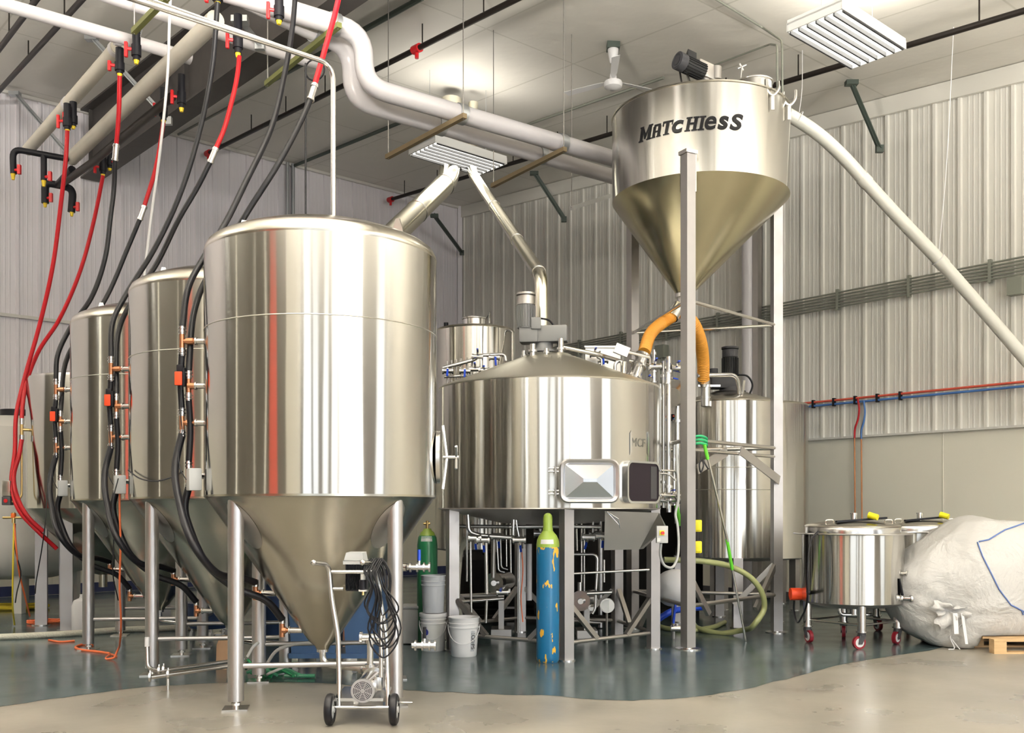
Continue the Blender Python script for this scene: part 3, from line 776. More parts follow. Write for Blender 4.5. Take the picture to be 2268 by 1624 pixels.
for s in (-1, 1):
    mb = MB(); q = dc - dt * .27 + up * s * .10
    for e in (-.015, .015): mb.cyl(q + up * e, q - dt * .09 + up * e - dn * .02, .007, seg=8)
    mb.cyl(q - dt * .03 + up * -.03, q - dt * .03 + up * .03, .012, seg=8); obj('hinge', mb, 'bright steel', dr)
for s in (-1, 1):
    mb = MB(); q = hc + ht * .26 + up * s * .12 + hn * .07
    mb.tube(fillet([q, q + ht * .17 + hn * .05, q + ht * .26 + hn * .02 - up * .06], .03), .009, 8); obj('hatch_latch', mb, 'bright steel', t)
# name plate shapes: raised plate with letters, flanked by two bright strips
def on_shell(mbx, vs, fs, c, rad, ang0, z0, lift):
    """bend flat artwork (x right, y up, z outwards) on to a vertical cylinder"""
    out = []
    for v in vs:
        a = ang0 + v.x / rad; r = rad + lift + v.z; out.append(c + Vector((r * math.cos(a), r * math.sin(a), z0 + v.y)))
    mbx.add(out, fs)
an = R(-90 + 48)
vs, fs = text_mesh('MCF', .115, .001, shear=.1); mb = MB(); on_shell(mb, vs, fs, TC, TR, an - .035, Z(982, 9.2), .002); obj('maker_lettering', mb, 'etched', t)
for s in (-1, 1):
    mb = MB(); q = TC + Vector((0, 0, Z(985, 9.2))); a = an + s * .125 - .01
    n_ = Vector((math.cos(a), math.sin(a), 0)); t_ = Vector((-n_.y, n_.x, 0)); e = q + n_ * (TR + .004)
    mb.prism([e + t_ * x + up * y for x, y in ((-.012 * s, -.075), (.012 * s, -.11), (.012 * s, .10), (-.012 * s, .13))], n_ * .004); obj('plate_clip', mb, 'bright steel', t)
# spent-grain chute under the hatch
t = thing('grain_chute', P(1400, 1400, 9.2) * 1, 'folded steel chute below the open hatch', 'chute'); t.location = (PX(1400, 9.15), 9.15, .98)
d0, d1 = 8.95, 9.55
q = [P(1340, 1132, 8.95), P(1460, 1136, 9.1), P(1416, 1217, 9.14), P(1338, 1219, 9.12)]
bq = [P(1345, 1132, 9.35), P(1475, 1165, 9.55), P(1425, 1216, 9.3), P(1345, 1217, 9.25)]
mb = MB(); mb.add(q + bq + [P(1474, 1170, 9.35)], [(0, 1, 2, 3), (1, 8, 2), (1, 5, 8), (8, 5, 6, 2), (0, 3, 7, 4), (0, 4, 5, 1)]); obj('chute_body', mb, 'chute steel', t, ang=5)
mb = MB(); mb.beam(P(1345, 1134, 8.93), P(1374, 1166, 8.93), .012, .006); mb.tube([P(1345, 1134, 8.93), P(1370, 1150, 8.9), P(1374, 1170, 8.93)], .006, 6); obj('chute_rim', mb, 'bright steel', t)
# ------------------------------------------------------------------ grain hopper
HC = Vector((2.06, 10.65, 0)); HR = .955; HT = Vector((1.88, 10.60, 3.72))
t = thing('grain_hopper', (HC.x, HC.y, 0), 'big silver conical grain hopper with black lettering on a three-legged stand', 'hopper')
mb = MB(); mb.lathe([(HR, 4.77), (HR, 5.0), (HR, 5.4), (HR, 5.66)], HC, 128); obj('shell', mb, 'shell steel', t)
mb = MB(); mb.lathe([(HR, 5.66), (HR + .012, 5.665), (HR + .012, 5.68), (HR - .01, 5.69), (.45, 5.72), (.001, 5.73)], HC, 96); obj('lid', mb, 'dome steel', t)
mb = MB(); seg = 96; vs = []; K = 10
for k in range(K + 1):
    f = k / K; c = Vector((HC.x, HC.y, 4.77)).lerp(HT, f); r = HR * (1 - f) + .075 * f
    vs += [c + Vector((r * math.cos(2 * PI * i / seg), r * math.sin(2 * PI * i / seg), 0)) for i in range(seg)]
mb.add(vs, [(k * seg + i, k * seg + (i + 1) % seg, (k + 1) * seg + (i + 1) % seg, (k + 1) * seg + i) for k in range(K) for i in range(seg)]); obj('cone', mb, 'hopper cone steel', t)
mb = MB(); mb.lathe([(.10, .0), (.10, -.04), (.075, -.04), (.075, -.12), (.001, -.12)], HT + Vector((0, 0, .02)), 24); obj('outlet', mb, 'steel', t)
legs = [(Vector((1.745, 9.62, 0)), 4.90), (Vector((2.98, 10.93, 0)), 4.85), (Vector((1.42, 11.42, 0)), 4.85)]
for i, (p, zt) in enumerate(legs):
    rz = R(28) if i != 1 else R(6)
    mb = MB(); mb.box(p + Vector((0, 0, zt / 2 + .01)), (.105, .105, zt - .02), rz=rz); lg = obj('leg', mb, 'leg steel', t)
    if i == 0: mb = MB(); mb.box(p + Vector((0, .0, zt + .02)), (.14, .13, .035), rz=rz); mb.box(p + Vector((.01, .05, zt - .15)), (.16, .03, .40), rz=0); obj('bracket', mb, 'steel', lg)
    mb = MB(); mb.cyl(p, p + Vector((0, 0, .012)), .125, seg=28); mb.cyl(p, p + Vector((0, 0, .03)), .05, seg=16); obj('foot_plate', mb, 'steel', lg)
for z, r, m, trip in ((Z(667, 9.66), .018, 'steel', 0), (Z(975, 9.66), .022, 'steel', 1), (Z(990, 9.66) - .03, .018, 'steel', 0), (Z(1342, 9.66), .022, 'dull steel', 1)):
    for i in range(3):
        a = legs[i][0]; b = legs[(i + 1) % 3][0]; u = (b - a).normalized()
        if z < 2.0 and z > 1.8 and not trip and i != 0: continue
        mb = MB(); mb.cyl(a + u * .05 + up * z, b - u * .05 + up * (z - .0), r, seg=12); obj('cross_rail', mb, m, t)
# gusset straps below the middle rails
for a, b in ((P(1640, 998, 10.3), P(1726, 1064, 10.85)), (P(1610, 1000, 10.2), P(1545, 1040, 9.75))):
    mb = MB(); mb.beam(a, b, .012, .10); obj('gusset', mb, 'satin steel', t)
for a, b in ((legs[0][0] + up * .75, legs[0][0] + Vector((.26, .27, .32))), (legs[1][0] + up * .80, legs[1][0] + Vector((-.32, -.33, .30))), (legs[1][0] + up * .80, legs[1][0] + Vector((-.45, .12, .30)))):
    mb = MB(); mb.beam(a, b, .04, .06); obj('knee_brace', mb, 'dull steel', t)
# lettering: heavy slanted serif-like capitals, black vinyl with a steel outline
ca = math.atan2(-HC.y, -HC.x)               # towards the camera
def glyph(ch):
    """heavy slab letters on a unit-high grid: list of polygons, and the width"""
    B = lambda x0, x1, y0, y1: [(x0, y0), (x1, y0), (x1, y1), (x0, y1)]
    if ch == 'M': return [B(.06, .34, 0, 1), B(.92, 1.24, 0, 1), [(.30, 1), (.12, 1), (.60, .12), (.68, .12), (1.02, .98), (1.0, 1), (.90, .9), (.68, .42)], B(-.04, .44, 0, .10), B(.84, 1.34, 0, .10), B(-.02, .3, .9, 1), B(1.0, 1.34, .9, 1)], 1.32
    if ch == 'A': return [B(.06, .34, 0, .86), B(.62, .94, 0, .86), B(.14, .86, .84, 1), B(.3, .66, .38, .50), B(-.04, .42, 0, .10), B(.54, 1.04, 0, .10)], 1.02
    if ch == 'T': return [B(.32, .64, 0, 1), B(-.02, 1.0, .86, 1), B(.18, .78, 0, .10), B(-.02, .09, .66, .9), B(.89, 1.0, .66, .9)], .98
    if ch == 'H': return [B(.08, .38, 0, 1), B(.72, 1.02, 0, 1), B(.3, .8, .46, .60), B(-.04, .5, 0, .10), B(.6, 1.14, 0, .10), B(-.04, .5, .9, 1), B(.6, 1.14, .9, 1)], 1.12
    if ch == 'I': return [B(.10, .40, 0, 1), B(-.04, .54, 0, .10), B(-.04, .54, .9, 1)], .52
def letters(bold, lift, m, nm, par):
    mbx = MB(); pos = 0; gl = []
    for sz, ch in ((.150, 'M'), (.132, 'A'), (.140, 'T'), (.128, 'c'), (.140, 'H'), (.140, 'I'), (.135, 'e'), (.138, 's'), (.165, 'S')):
        g = glyph(ch)
        if g:
            vs, fs = [], []
            for pg in g[0]:
                cx_ = sum(p[0] for p in pg) / len(pg); o_ = len(vs)
                for x, y in pg: vs.append(Vector(((x * .92 + y * .22) * sz + (bold if x > cx_ else -bold), y * sz + (bold if y > .5 else -bold), 0)))
                fs.append(tuple(range(o_, len(vs))))
            gl.append(([v + Vector((pos, 0, 0)) for v in vs], fs)); pos += g[1] * sz * .92 + .012
        else:
            vs, fs = text_mesh(ch, .25, .0, (.005 if ch == 'e' else .008) + bold, shear=.22)
            x0 = min(v.x for v in vs); x1 = max(v.x for v in vs); y0 = min(v.y for v in vs); y1 = max(v.y for v in vs)
            ky = (sz + 2 * bold) / (y1 - y0); kx = 1.25
            gl.append(([Vector(((v.x - x0) * kx + pos - bold, (v.y - y0) * ky - bold, 0)) for v in vs], fs)); pos += (x1 - x0) * kx + .010 - bold * 2
    k = 1.12 / pos if bold == 0 else letters.k
    if bold == 0: letters.k = k
    for i, (vs, fs) in enumerate(gl):
        on_shell(mbx, [Vector((v.x * k - .67, v.y - .10, 0)) for v in vs], fs, HC, HR, ca, Z(270, 9.75), lift + .0002 * i)
    return obj(nm, mbx, m, par)
letters(0, .0055, 'vinyl', 'lettering', t)
letters(.004, .002, 'bright steel', 'lettering_outline', t)
# agitator motor on top, lying towards the left
mp = [P(1503, 135, 10.2), P(1556, 160, 10.35)]
d = (mp[1] - mp[0]).normalized()
mb = MB(); mb.cyl(mp[0] + d * .06, mp[1], .082, seg=24); mb.box(mp[0] + d * .14 + Vector((.02, -.03, .09)), (.12, .1, .07), ax=(d, Vector((0, 1, 0)), up), bev=.01)
for q in range(20):
    a, b = MB().frame(d); an_ = 2 * PI * q / 20; e = a * math.cos(an_) + b * math.sin(an_); mb.beam(mp[0] + d * .08 + e * .086, mp[1] + e * .086, .006, .012, up=e)
mo = obj('motor', mb, 'black paint', t)
mb = MB(); mb.cyl(mp[0] - d * .02, mp[0] + d * .07, .092, seg=24); mb.cyl(mp[0] - d * .025, mp[0], .045, seg=16); mb.torus(mp[0] - d * .02, .07, .008, d); obj('fan_cowl', mb, 'charcoal', mo)
mb = MB(); g0 = P(1566, 160, 10.4); mb.box(g0 + Vector((0, 0, -.01)), (.25, .18, .17), ax=(d, Vector((0, 1, 0)), up), bev=.03); mb.cyl(P(1585, 150, 10.4), P(1585, 178, 10.4), .065, seg=20)
mb.cyl(P(1560, 170, 10.4), Vector((PX(1560, 10.4), 10.4, 5.70)), .07, seg=20); obj('gearbox', mb, 'dull steel', t)
for xs, ys in (((1505, 160), (1528, 205)), ((1520, 150), (1545, 200)), ((1585, 180), (1600, 195))):
    mb = MB(); mb.tube([P(xs[0], xs[1], 10.3), P((xs[0] + ys[0]) / 2 - 4, (xs[1] + ys[1]) / 2 + 8, 10.2), P(ys[0], ys[1] - 5, 10.1)], .014, 8, smooth=6); obj('strut', mb, 'steel', t)
# inspection hatch on the lid
q = Vector((PX(1668, 10.3), 10.3, 5.81)); mb = MB(); mb.cyl(q - up * .09, q + up * .09, .20, seg=40); mb.torus(q + up * .09, .20, .012, seg=40); mb.lathe([(.2, .09), (.12, .115), (.001, .12)], q, 40)
ih = obj('inspection_hatch', mb, 'bright steel', t)
mb = MB(); e = Vector((PX(1638, 10.2), 10.2, 5.82)); mb.cyl(e, e + Vector((.02, 0, .22)), .012, seg=8); mb.cyl(e + Vector((-.02, 0, .20)), e + Vector((.07, 0, .24)), .009, seg=8); mb.cyl(e + Vector((.0, 0, .25)), e + Vector((.04, 0, .18)), .01, seg=8); obj('hatch_handle', mb, 'bright steel', ih)
for e, k in ((Vector((2.65, 9.87, 5.66)), -1), (Vector((2.89, 10.12, 5.66)), 1)):
    mb = MB(); mb.tube([e + Vector((-.06 * k, 0, .08)), e + Vector((-.06 * k, 0, .0)), e + Vector((0, 0, -.06)), e + Vector((.06 * k, 0, .0)), e + Vector((.07 * k, 0, .10))], .014, 8, smooth=5)
    mb.box(e + Vector((0, 0, -.13)), (.035, .012, .16)); obj('lifting_hook', mb, 'steel', t)
# ------------------------------------------------------------------ overhead: beam, pipes, struts, sprinklers
def single(name, mb, m, label, cat, group=None, kind=None, ang=38):
    return tag(obj(name, mb, m, ang=ang), label, cat, group, kind)
S = Vector((-7.15, 16.36, 0))
mb = MB(); L_ = 15.5
def bp(tt, z): q = S - dR * tt; return Vector((q.x, q.y, z))
def beam_bottom(tt): return 6.93 - .052 * tt
for (off0, off1, wdt) in ((0, .03, .30), (None, None, .30)): pass
def taper(tA, tB):
    for tt0, tt1 in ((tA, tB),):
        a0, a1 = bp(tt0, beam_bottom(tt0)), bp(tt1, beam_bottom(tt1))
        b0, b1 = bp(tt0, zc(bp(tt0, 0)) - .02), bp(tt1, zc(bp(tt1, 0)) - .02)
        sd = Vector((-dR.y, dR.x, 0))
        mb.beam(a0, a1, .30, .03); mb.beam(b0, b1, .30, .03)
        mb.add([a0 + sd * .012, a1 + sd * .012, b1 + sd * .012, b0 + sd * .012, a0 - sd * .012, a1 - sd * .012, b1 - sd * .012, b0 - sd * .012], [(0, 1, 2, 3), (4, 5, 6, 7), (0, 4, 7, 3), (1, 5, 6, 2)])
taper(.12, L_)
for tt in (.3, 4.5, 9.): mb.beam(bp(tt, beam_bottom(tt)), bp(tt, zc(bp(tt, 0))), .14, .02, up=dR)
single('roof_beam', mb, 'beam', 'dark tapered steel roof beam running up from the left wall', 'beam')
def brace(a, b, wd, m, label, group=None):
    mb = MB(); mb.beam(a, b, wd, .015); mb.beam(a + Vector((0, 0, .02)), b + Vector((0, 0, .02)), .015, wd); mb.box(a, (.16, .10, .06)); mb.box(b, (.10, .06, .10))
    single('brace', mb, m, label, 'brace', group)
brace(CE(33, 208, .09), P(152, 345, 14.9), .06, 'galvanised', 'galvanised diagonal brace at the far left below the ceiling')
brace(CE(203, 85, .09), P(372, 268, 12.6), .06, 'galvanised', 'galvanised diagonal brace crossing the dark beam, above the cream pipe')
brace(P(532, 45, 9.6), P(576, 100, 10.2), .05, 'galvanised', 'short galvanised brace at the top against the dark beam')
brace(CE(1886, 184, .09), P(1948, 330, 13.45), .07, 'dark green steel', 'dark green wall brace right of the hopper, under the black pipe')
brace(CE(1183, 384, .09), P(1249, 486, 18.2), .08, 'dark green steel', 'dark green wall brace under the white pipes, left of the hopper')
brace(P(962, 478, 19.5), P(1023, 560, 21.1), .08, 'dark green steel', 'dark grey brace near the far corner behind the angled flue')

def pipeline(name, pts, r, m, label, cat='pipe', seg=16, fil=.0, collars=(), cm='galvanised', group=None, kind=None):
    pts = [Vector(p) for p in pts]
    mb = MB(); mb.tube(fillet(pts, fil) if fil else pts, r, seg)
    if not collars: return single(name, mb, m, label, cat, group, kind)
    t = thing(name, (min(p.x for p in pts) + max(p.x for p in pts)) * .5 * Vector((1, 0, 0)) + Vector((0, pts[0].y, min(p.z for p in pts))), label, cat, group)
    obj('pipe', mb, m, t)
    for p, d, nm in collars:
        mb = MB(); d = d.normalized(); mb.cyl(p - d * r * .5, p + d * r * .5, r * 1.12, seg=seg); obj(nm, mb, cm, t)
    return t
def zpt(x, y, z): D = (z - EYE) * F / (HY - y); return P(x, y, D)
# two insulated white pipes with a downward jog
zl, zu = 5.60, 6.12
a = [zpt(440, -38, zu), zpt(806, 78, zu)]; b = [Vector((a[1].x, a[1].y, zl)), zpt(1020, 252, zl), zpt(1360, 352, zl)]
b[0] = zpt(806, 190, zl); a[1] = Vector((b[0].x, b[0].y, zu)); e1 = b[2] + (b[2] - b[1]).normalized() * 2.2
A = [a[0], a[1], b[0], e1]
u1 = (e1 - b[0]).normalized()
def on(y_, pa, pb):                          # point of the run pa-pb that shows in row-column x = y_
    k = (y_ - CX) / F; d = pb - pa; t_ = (k * pa.y - pa.x) / (d.x - k * d.y); return pa + d * t_
pipeline('insulated_pipe', A, .096, 'white pvc', 'upper of the two fat white insulated pipes jogging down below the ceiling', fil=.30, seg=28,
         collars=[(on(1020, b[0], e1), u1, 'pipe_clamp'), (on(1243, b[0], e1), u1, 'pipe_clamp'), (on(740, a[0], a[1]), a[1] - a[0], 'pipe_clamp')])
b2 = [zpt(778, 222, zl), zpt(985, 277, zl), zpt(1200, 342, zl)]; u2 = (b2[2] - b2[1]).normalized()
A2 = [zpt(540, -5, zu), Vector((b2[0].x, b2[0].y, zu)), b2[0], b2[2] + u2 * 3.2]
pipeline('insulated_pipe', A2, .090, 'white pvc', 'lower of the two fat white insulated pipes, ducking behind the hopper', fil=.30, seg=28,
         collars=[(on(975, b2[0], A2[3]), u2, 'pipe_clamp'), (on(1198, b2[0], A2[3]), u2, 'pipe_clamp'), (on(700, A2[0], A2[1]), A2[1] - A2[0], 'pipe_clamp')])
# strut trapezes that carry them
def trapeze(p0, p1, m, label, rods=(0.02, .98)):
    t = thing('strut_hanger', (p0 + p1) / 2, label, 'hanger', None)
    mb = MB(); mb.beam(p0, p1, .05, .05); obj('strut', mb, m, t)
    for f in rods:
        q = p0.lerp(p1, f); mb = MB(); mb.cyl(q - Vector((0, 0, .03)), Vector((q.x, q.y, zc(q))), .006, seg=6); obj('rod', mb, 'dull steel', t)
zs = zl - .135
trapeze(zpt(1030, 256, zs), zpt(857, 348, zs), 'rust strut', 'brown strut hanger under the white pipes, left of the far light')
trapeze(zpt(1252, 330, zs), zpt(1090, 412, zs), 'rust strut', 'brown strut hanger under the white pipes, nearest the hopper')
trapeze(zpt(752, 55, zu - .12), zpt(590, 186, zu - .12), 'olive strut', 'olive green strut hanger under the white pipes before the jog')
trapeze(zpt(372, -8, 6.0), zpt(296, 70, 6.0), 'olive strut', 'olive green strut hanger at the top left by the white hose')
# more pipework near the ceiling
pipeline('white_pipe', [zpt(-60, -10, 6.1), zpt(420, 128, 6.1)], .062, 'white pvc', 'capped white pipe crossing the top left corner', seg=20, collars=[(zpt(262, 86, 6.1), dL, 'coupling'), (zpt(415, 126, 6.1), dL, 'end_cap')], cm='white pvc')
pipeline('white_pipe', [zpt(215, -14, 6.3), zpt(560, 100, 6.3), zpt(700, 142, 6.3)], .055, 'white pvc', 'white pipe above the capped one, passing behind the black hoses', seg=20)
pipeline('cream_pipe', [zpt(62, 332, 6.2), zpt(262, 104, 6.2)], .075, 'cream pipe', 'cream pipe along the far left, left of the dark beam', seg=18, collars=[(zpt(152, 230, 6.2), dR, 'white_tee'), (zpt(258, 108, 6.2), dR, 'white_tee')], cm='white pvc')
pipeline('cream_pipe', [zpt(158, 352, 6.0), zpt(478, 43, 6.0)], .085, 'cream pipe', 'cream pipe running alongside the dark beam, with wire hangers', seg=18)
pipeline('black_pipe', [zpt(40, 410, 5.9) if False else P(140, 405, 13.3), P(205, 360, 12.4), P(380, 215, 10.6)], .05, 'black pipe', 'black pipe ending at the lower left valve cluster', seg=12)
pipeline('steel_pipe', [zpt(270, -10, 4.78), zpt(738, 143, 4.78), Vector((zpt(738, 143, 4.78).x, zpt(738, 143, 4.78).y, 3.5))], .020, 'bright steel', 'stainless pipe dropping into the top of the frontmost tank', seg=14, fil=.12)
pipeline('steel_pipe', [zpt(300, -12, 4.9), zpt(660, 116, 4.9)], .014, 'bright steel', 'thin stainless pipe just above the one feeding the front tank', seg=10)
# sprinkler lines
def sprinkler(p0, p1, label, n, red_at=()):
    t = thing('sprinkler_pipe', p0, label, 'pipe'); mb = MB(); mb.cyl(p0, p1, .035, seg=12); obj('pipe', mb, 'black pipe', t)
    for i in range(n):
        q = p0.lerp(p1, (i + .5) / n); mb = MB(); mb.cyl(q, Vector((q.x, q.y, zc(q))), .009, seg=6); obj('hanger', mb, 'black pipe', t)
    for f in red_at:
        q = p0.lerp(p1, f); mb = MB(); d = (p1 - p0).normalized(); mb.cyl(q - d * .07, q + d * .07, .055, seg=14); mb.cyl(q, q - Vector((0, 0, .12)), .025, seg=8); obj('red_coupling', mb, 'red plastic', t)
p0 = CE(458, 341, .28); p1 = p0 - dR * 9; p1.z = zc(p1) - .28
sprinkler(p0, CE(1136, 2, .28) + (CE(1136, 2, .28) - p0) * .3, 'black sprinkler pipe running from behind the red hose to the top, left one', 9, (.006, .60))
p0 = CE(862, 443, .3); p1 = CE(2268, 24, .3)
sprinkler(p0, p1 + (p1 - p0) * .1, 'long black sprinkler pipe across the ceiling behind the hopper', 12, (.004,))
p0 = CE(-40, 160, .3); p1 = CE(95, -20, .3); sprinkler(p0, p1, 'thick black pipe in the top left corner', 3)
p0 = CE(-30, 232, .25); p1 = CE(190, -10, .25); sprinkler(p0, p1, 'thin black pipe right of the thick one in the top left corner', 3)
for (a, b, m, r, lb) in (((640, 372), (905, 264), 'dark green steel', .03, 'grey conduit on the ceiling left of the far light'), ((600, 180), (935, -5), 'dark green steel', .035, 'grey conduit on the ceiling above the white pipe jog'),
                      ((1168, 276), (1470, 172), 'conduit', .022, 'grey conduit on the ceiling left of the hopper motor'), ((395, 298), (590, 192), 'conduit', .02, 'thin conduit on the ceiling left of the olive strut')):
    pipeline('ceiling_conduit', [CE(*a, .05), CE(*b, .05)], r, m, lb, 'conduit', seg=8)
q0 = P(1722, 222, 10.55); q1 = P(1733, 228, 10.6)
pipeline('conduit', [CE(1545, 158, .04), CE(1705, 98, .04), P(1721, 100, 10.55), q0], .012, 'conduit', 'left of the two thin conduits dropping to the hopper lid', 'conduit', seg=8, fil=.1)
pipeline('conduit', [CE(1572, -10, .04), CE(1690, 62, .04), P(1732, 90, 10.6), q1], .012, 'conduit', 'right of the two thin conduits dropping to the hopper lid', 'conduit', seg=8, fil=.1)
# ceiling fan
q = CE(1358, 96); zf = Z(190, q.y)
t = thing('ceiling_fan', (q.x, q.y, zf), 'white ceiling fan on a thin rod between the two lights', 'fan')
mb = MB(); mb.box(q + Vector((0, 0, -.04)), (.16, .16, .08)); obj('mounting_plate', mb, 'dark green steel', t)
mb = MB(); mb.lathe([(.03, -.26), (.045, -.24), (.07, -.10), (.07, -.08), (.001, -.08)], q, 20); obj('canopy', mb, 'white enamel', t)
mb = MB(); mb.cyl(q - Vector((0, 0, .2)), (q.x, q.y, zf + .12), .012, seg=10); obj('rod', mb, 'white enamel', t)
mb = MB(); mb.lathe([(.001, -.05), (.06, -.045), (.11, -.02), (.12, .02), (.11, .05), (.05, .065), (.04, .15), (.001, .16)], (q.x, q.y, zf), 28); obj('motor', mb, 'white enamel', t)
for k in range(3):
    a = R(27 + 120 * k); e = Vector((math.cos(a), math.sin(a), 0)); sd = Vector((-e.y, e.x, .18)).normalized()
    mb = MB(); o = Vector((q.x, q.y, zf + .055)); mb.prism([o + e * .1 - sd * .02, o + e * .22 - sd * .045, o + e * .68 - sd * .055, o + e * .70 + sd * .05, o + e * .22 + sd * .04, o + e * .1 + sd * .02], Vector((0, 0, .004))); obj('blade', mb, 'white enamel', t)
# flues
f1a = [P(770, 618, 11.2), P(996, 398, 14.3), Vector((P(1000, 385, 14.35).x, 14.35, 7.45))]
t = thing('flue', P(880, 500, 12.7), 'fat bright steel flue angling up from behind the front tank to the far light', 'flue')
f1a.insert(0, Vector((f1a[0].x, f1a[0].y, .0)))
mb = MB(); mb.tube(fillet(f1a, .28, 5), .152, 32); obj('duct', mb, 'flue', t)
d = (f1a[2] - f1a[1]).normalized()
for f in (.30, .62, .93): q = f1a[1].lerp(f1a[2], f); mb = MB(); mb.cyl(q - d * .012, q + d * .012, .158, seg=32); obj('joint_band', mb, 'steel', t)
for z in (6.42, 6.52): mb = MB(); q = Vector((f1a[3].x, f1a[3].y, z)); mb.cyl(q, q + up * .02, .158, seg=32); obj('joint_band', mb, 'steel', t)
g = [P(1199, 808, 10.27), P(1199, 612, 10.27), P(1045, 382, 14.3), Vector((P(1045, 382, 14.3).x + .02, 14.35, 7.4))]
t = thing('flue', g[0], 'thinner steel flue rising from the brewing vessel roof up to the far light', 'flue')
mb = MB(); mb.tube(fillet(g, .14, 4), .072, 24); obj('duct', mb, 'flue', t)
d = (g[2] - g[1]).normalized()
for f in (.03, .28, .6): q = g[1].lerp(g[2], f); mb = MB(); mb.cyl(q - d * .012, q + d * .012, .078, seg=24); obj('joint_band', mb, 'steel', t)
# white auger pipe to the hopper
ap = [P(1735, 248, 11.1), P(1765, 265, 11.15), P(1812, 297, 11.2), P(1862, 342, 11.25), P(1915, 400, 11.3), P(1992, 484, 11.35), P(2085, 582, 11.4), P(2180, 690, 11.45), P(2275, 800, 11.5), P(2400, 940, 11.55), P(2424, 968, 11.56)]
t = thing('auger_pipe', ap[0], 'long curved white pipe sweeping from the hopper down to the right', 'pipe')
mb = MB(); mb.tube(ap, .074, 24, smooth=5); obj('pipe', mb, 'auger white', t)
for i in (4, 6): d = (ap[i + 1] - ap[i - 1]).normalized(); mb = MB(); mb.cyl(ap[i] - d * .05, ap[i] + d * .05, .081, seg=24); obj('coupling', mb, 'auger white', t)
for (x0, y0, x1, y1, dd, k) in ((1777, 112, 1768, 262, 11.15, 'near the hopper'), (2112, 60, 2078, 575, 11.4, 'at its middle')):
    a = CE(x0, y0, .02); b = P(x1, y1, dd); mb = MB(); mb.tube([a, a.lerp(b, .6) + Vector((.02, 0, -.05)), b], .005, 6, smooth=6); mb.torus(b, .082, .005, ap[6] - ap[5] if x0 > 2000 else ap[2] - ap[1], 20, 6)
    single('rope', mb, 'white plastic', 'thin rope holding up the curved white pipe ' + k, 'rope')
# small pendant bar by the hopper, stray rods and cable
a, b = P(1266, 461, 12.2), P(1358, 432, 12.9); mb = MB(); mb.beam(a, b, .07, .05)
t = thing('pendant_bar', a, 'short pale green bar hanging on a rod left of the hopper', 'lamp'); obj('bar', mb, 'lamp white', t)
mb = MB(); mb.cyl(a, Vector((a.x, a.y, zc(a))), .006, seg=6); obj('rod', mb, 'dull steel', t)
mb = MB(); a = P(677, 140, 8.6); mb.tube([a, P(677, 480, 8.6), P(677, 700, 8.6)], .009, 8); mb.torus(P(697, 155, 8.6), .09, .008, (0.2, 1, .1), 20, 6); single('cable', mb, 'black rubber', 'black cable hanging straight down behind the frontmost tank', 'cable')
for k, x in enumerate((640, 652)):
    D = 25.9 / (1.149 + (CX - x) / F); q = Vector((PX(x, D), D - .12, 0)); mb = MB(); mb.cyl(q + up * .2, Vector((q.x, q.y, zc(q) - .02)), .035, seg=12)
    single('downpipe', mb, 'galvanised', ('left' if k == 0 else 'right') + ' of two slim grey pipes on the left wall behind the front tank', 'pipe')
for k, (x, y0, y1, dd) in enumerate(((250, 300, 560, 12), (67, 120, 250, 13))): pass

# ------------------------------------------------------------------ right wall services
t = thing('conduit_bundle', CORN - dR * 6 + nR * .1 + up * 4.4, 'bundle of grey conduits running level along the right wall', 'conduit')
for i in range(6):
    z = 4.36 + .042 * i; a = CORN - dR * 2.6 + nR * .09 + up * z; mb = MB(); mb.cyl(a, a - dR * 16, .013, seg=8); obj('conduit', mb, 'conduit', t)
for k in range(9):
    a = CORN - dR * (2.8 + 1.1 * k) + nR * .075 + up * 4.47; mb = MB(); mb.box(a, (.04, .06, .30), ax=(dR, nR, up)); obj('clip', mb, 'conduit', t)
t = thing('water_pipes', CORN - dR * 8 + nR * .1 + up * 2.9, 'red over blue water pipes running along the right wall on black clips', 'pipe')
for z, m in ((2.995, 'pipe red'), (2.94, 'pipe blue')):
    a = CORN - dR * 4.0 + nR * .085 + up * z; mb = MB(); mb.cyl(a, a - dR * 12.5, .017, seg=10); obj('pipe', mb, m, t)
for k in range(16):
    a = CORN - dR * (5.2 + .69 * .5 * 2 * .5 * k * 1.0 + 0) + nR * .08 + up * 2.968; mb = MB(); mb.box(a, (.03, .06, .12), ax=(dR, nR, up)); obj('clip', mb, 'black plastic', t)
def rw(x, z, off=.1):                        # point on the right wall that shows in column x
    D = 16.64 / (.825 + (x - CX) / F); return Vector((PX(x, D), D, z)) + nR * off
mb = MB(); mb.tube([rw(1908, 2.99), rw(1911, 2.85), rw(1909, 2.70), rw(1902, 2.55), rw(1901, 2.42)], .014, 10, smooth=6); obj('branch_hose', mb, 'red hose', t)
mb = MB(); mb.tube([rw(1921, 2.95), rw(1924, 2.80), rw(1922, 2.66), rw(1916, 2.52), rw(1916, 2.40)], .014, 10, smooth=6); obj('branch_hose', mb, 'pipe blue', t)
for x in (1901, 1916): mb = MB(); mb.cyl(rw(x, 2.42), rw(x + 2, .55), .011, seg=8); obj('copper_drop', mb, 'copper tube', t)
q = rw(1676, 0, .22); mb = MB(); mb.cyl(q, Vector((q.x, q.y, zc(q) - .01)), .10, seg=24); single('downpipe', mb, 'white pvc', 'tall white vertical pipe on the right wall behind the hopper stand', 'pipe')
q = rw(1694, 0, .20); mb = MB(); mb.box(q + up * 3.6, (.10, .10, 7.2), ax=(dR, nR, up)); single('wall_post', mb, 'dull steel', 'grey post beside the tall white vertical pipe behind the hopper', 'post')
mb = MB(); q = rw(2262, 4.2, .15); mb.box(q, (.18, .12, .22), ax=(dR, nR, up)); single('electric_box', mb, 'conduit', 'grey box on the right wall at the photo edge, under the conduit bundle', 'box')
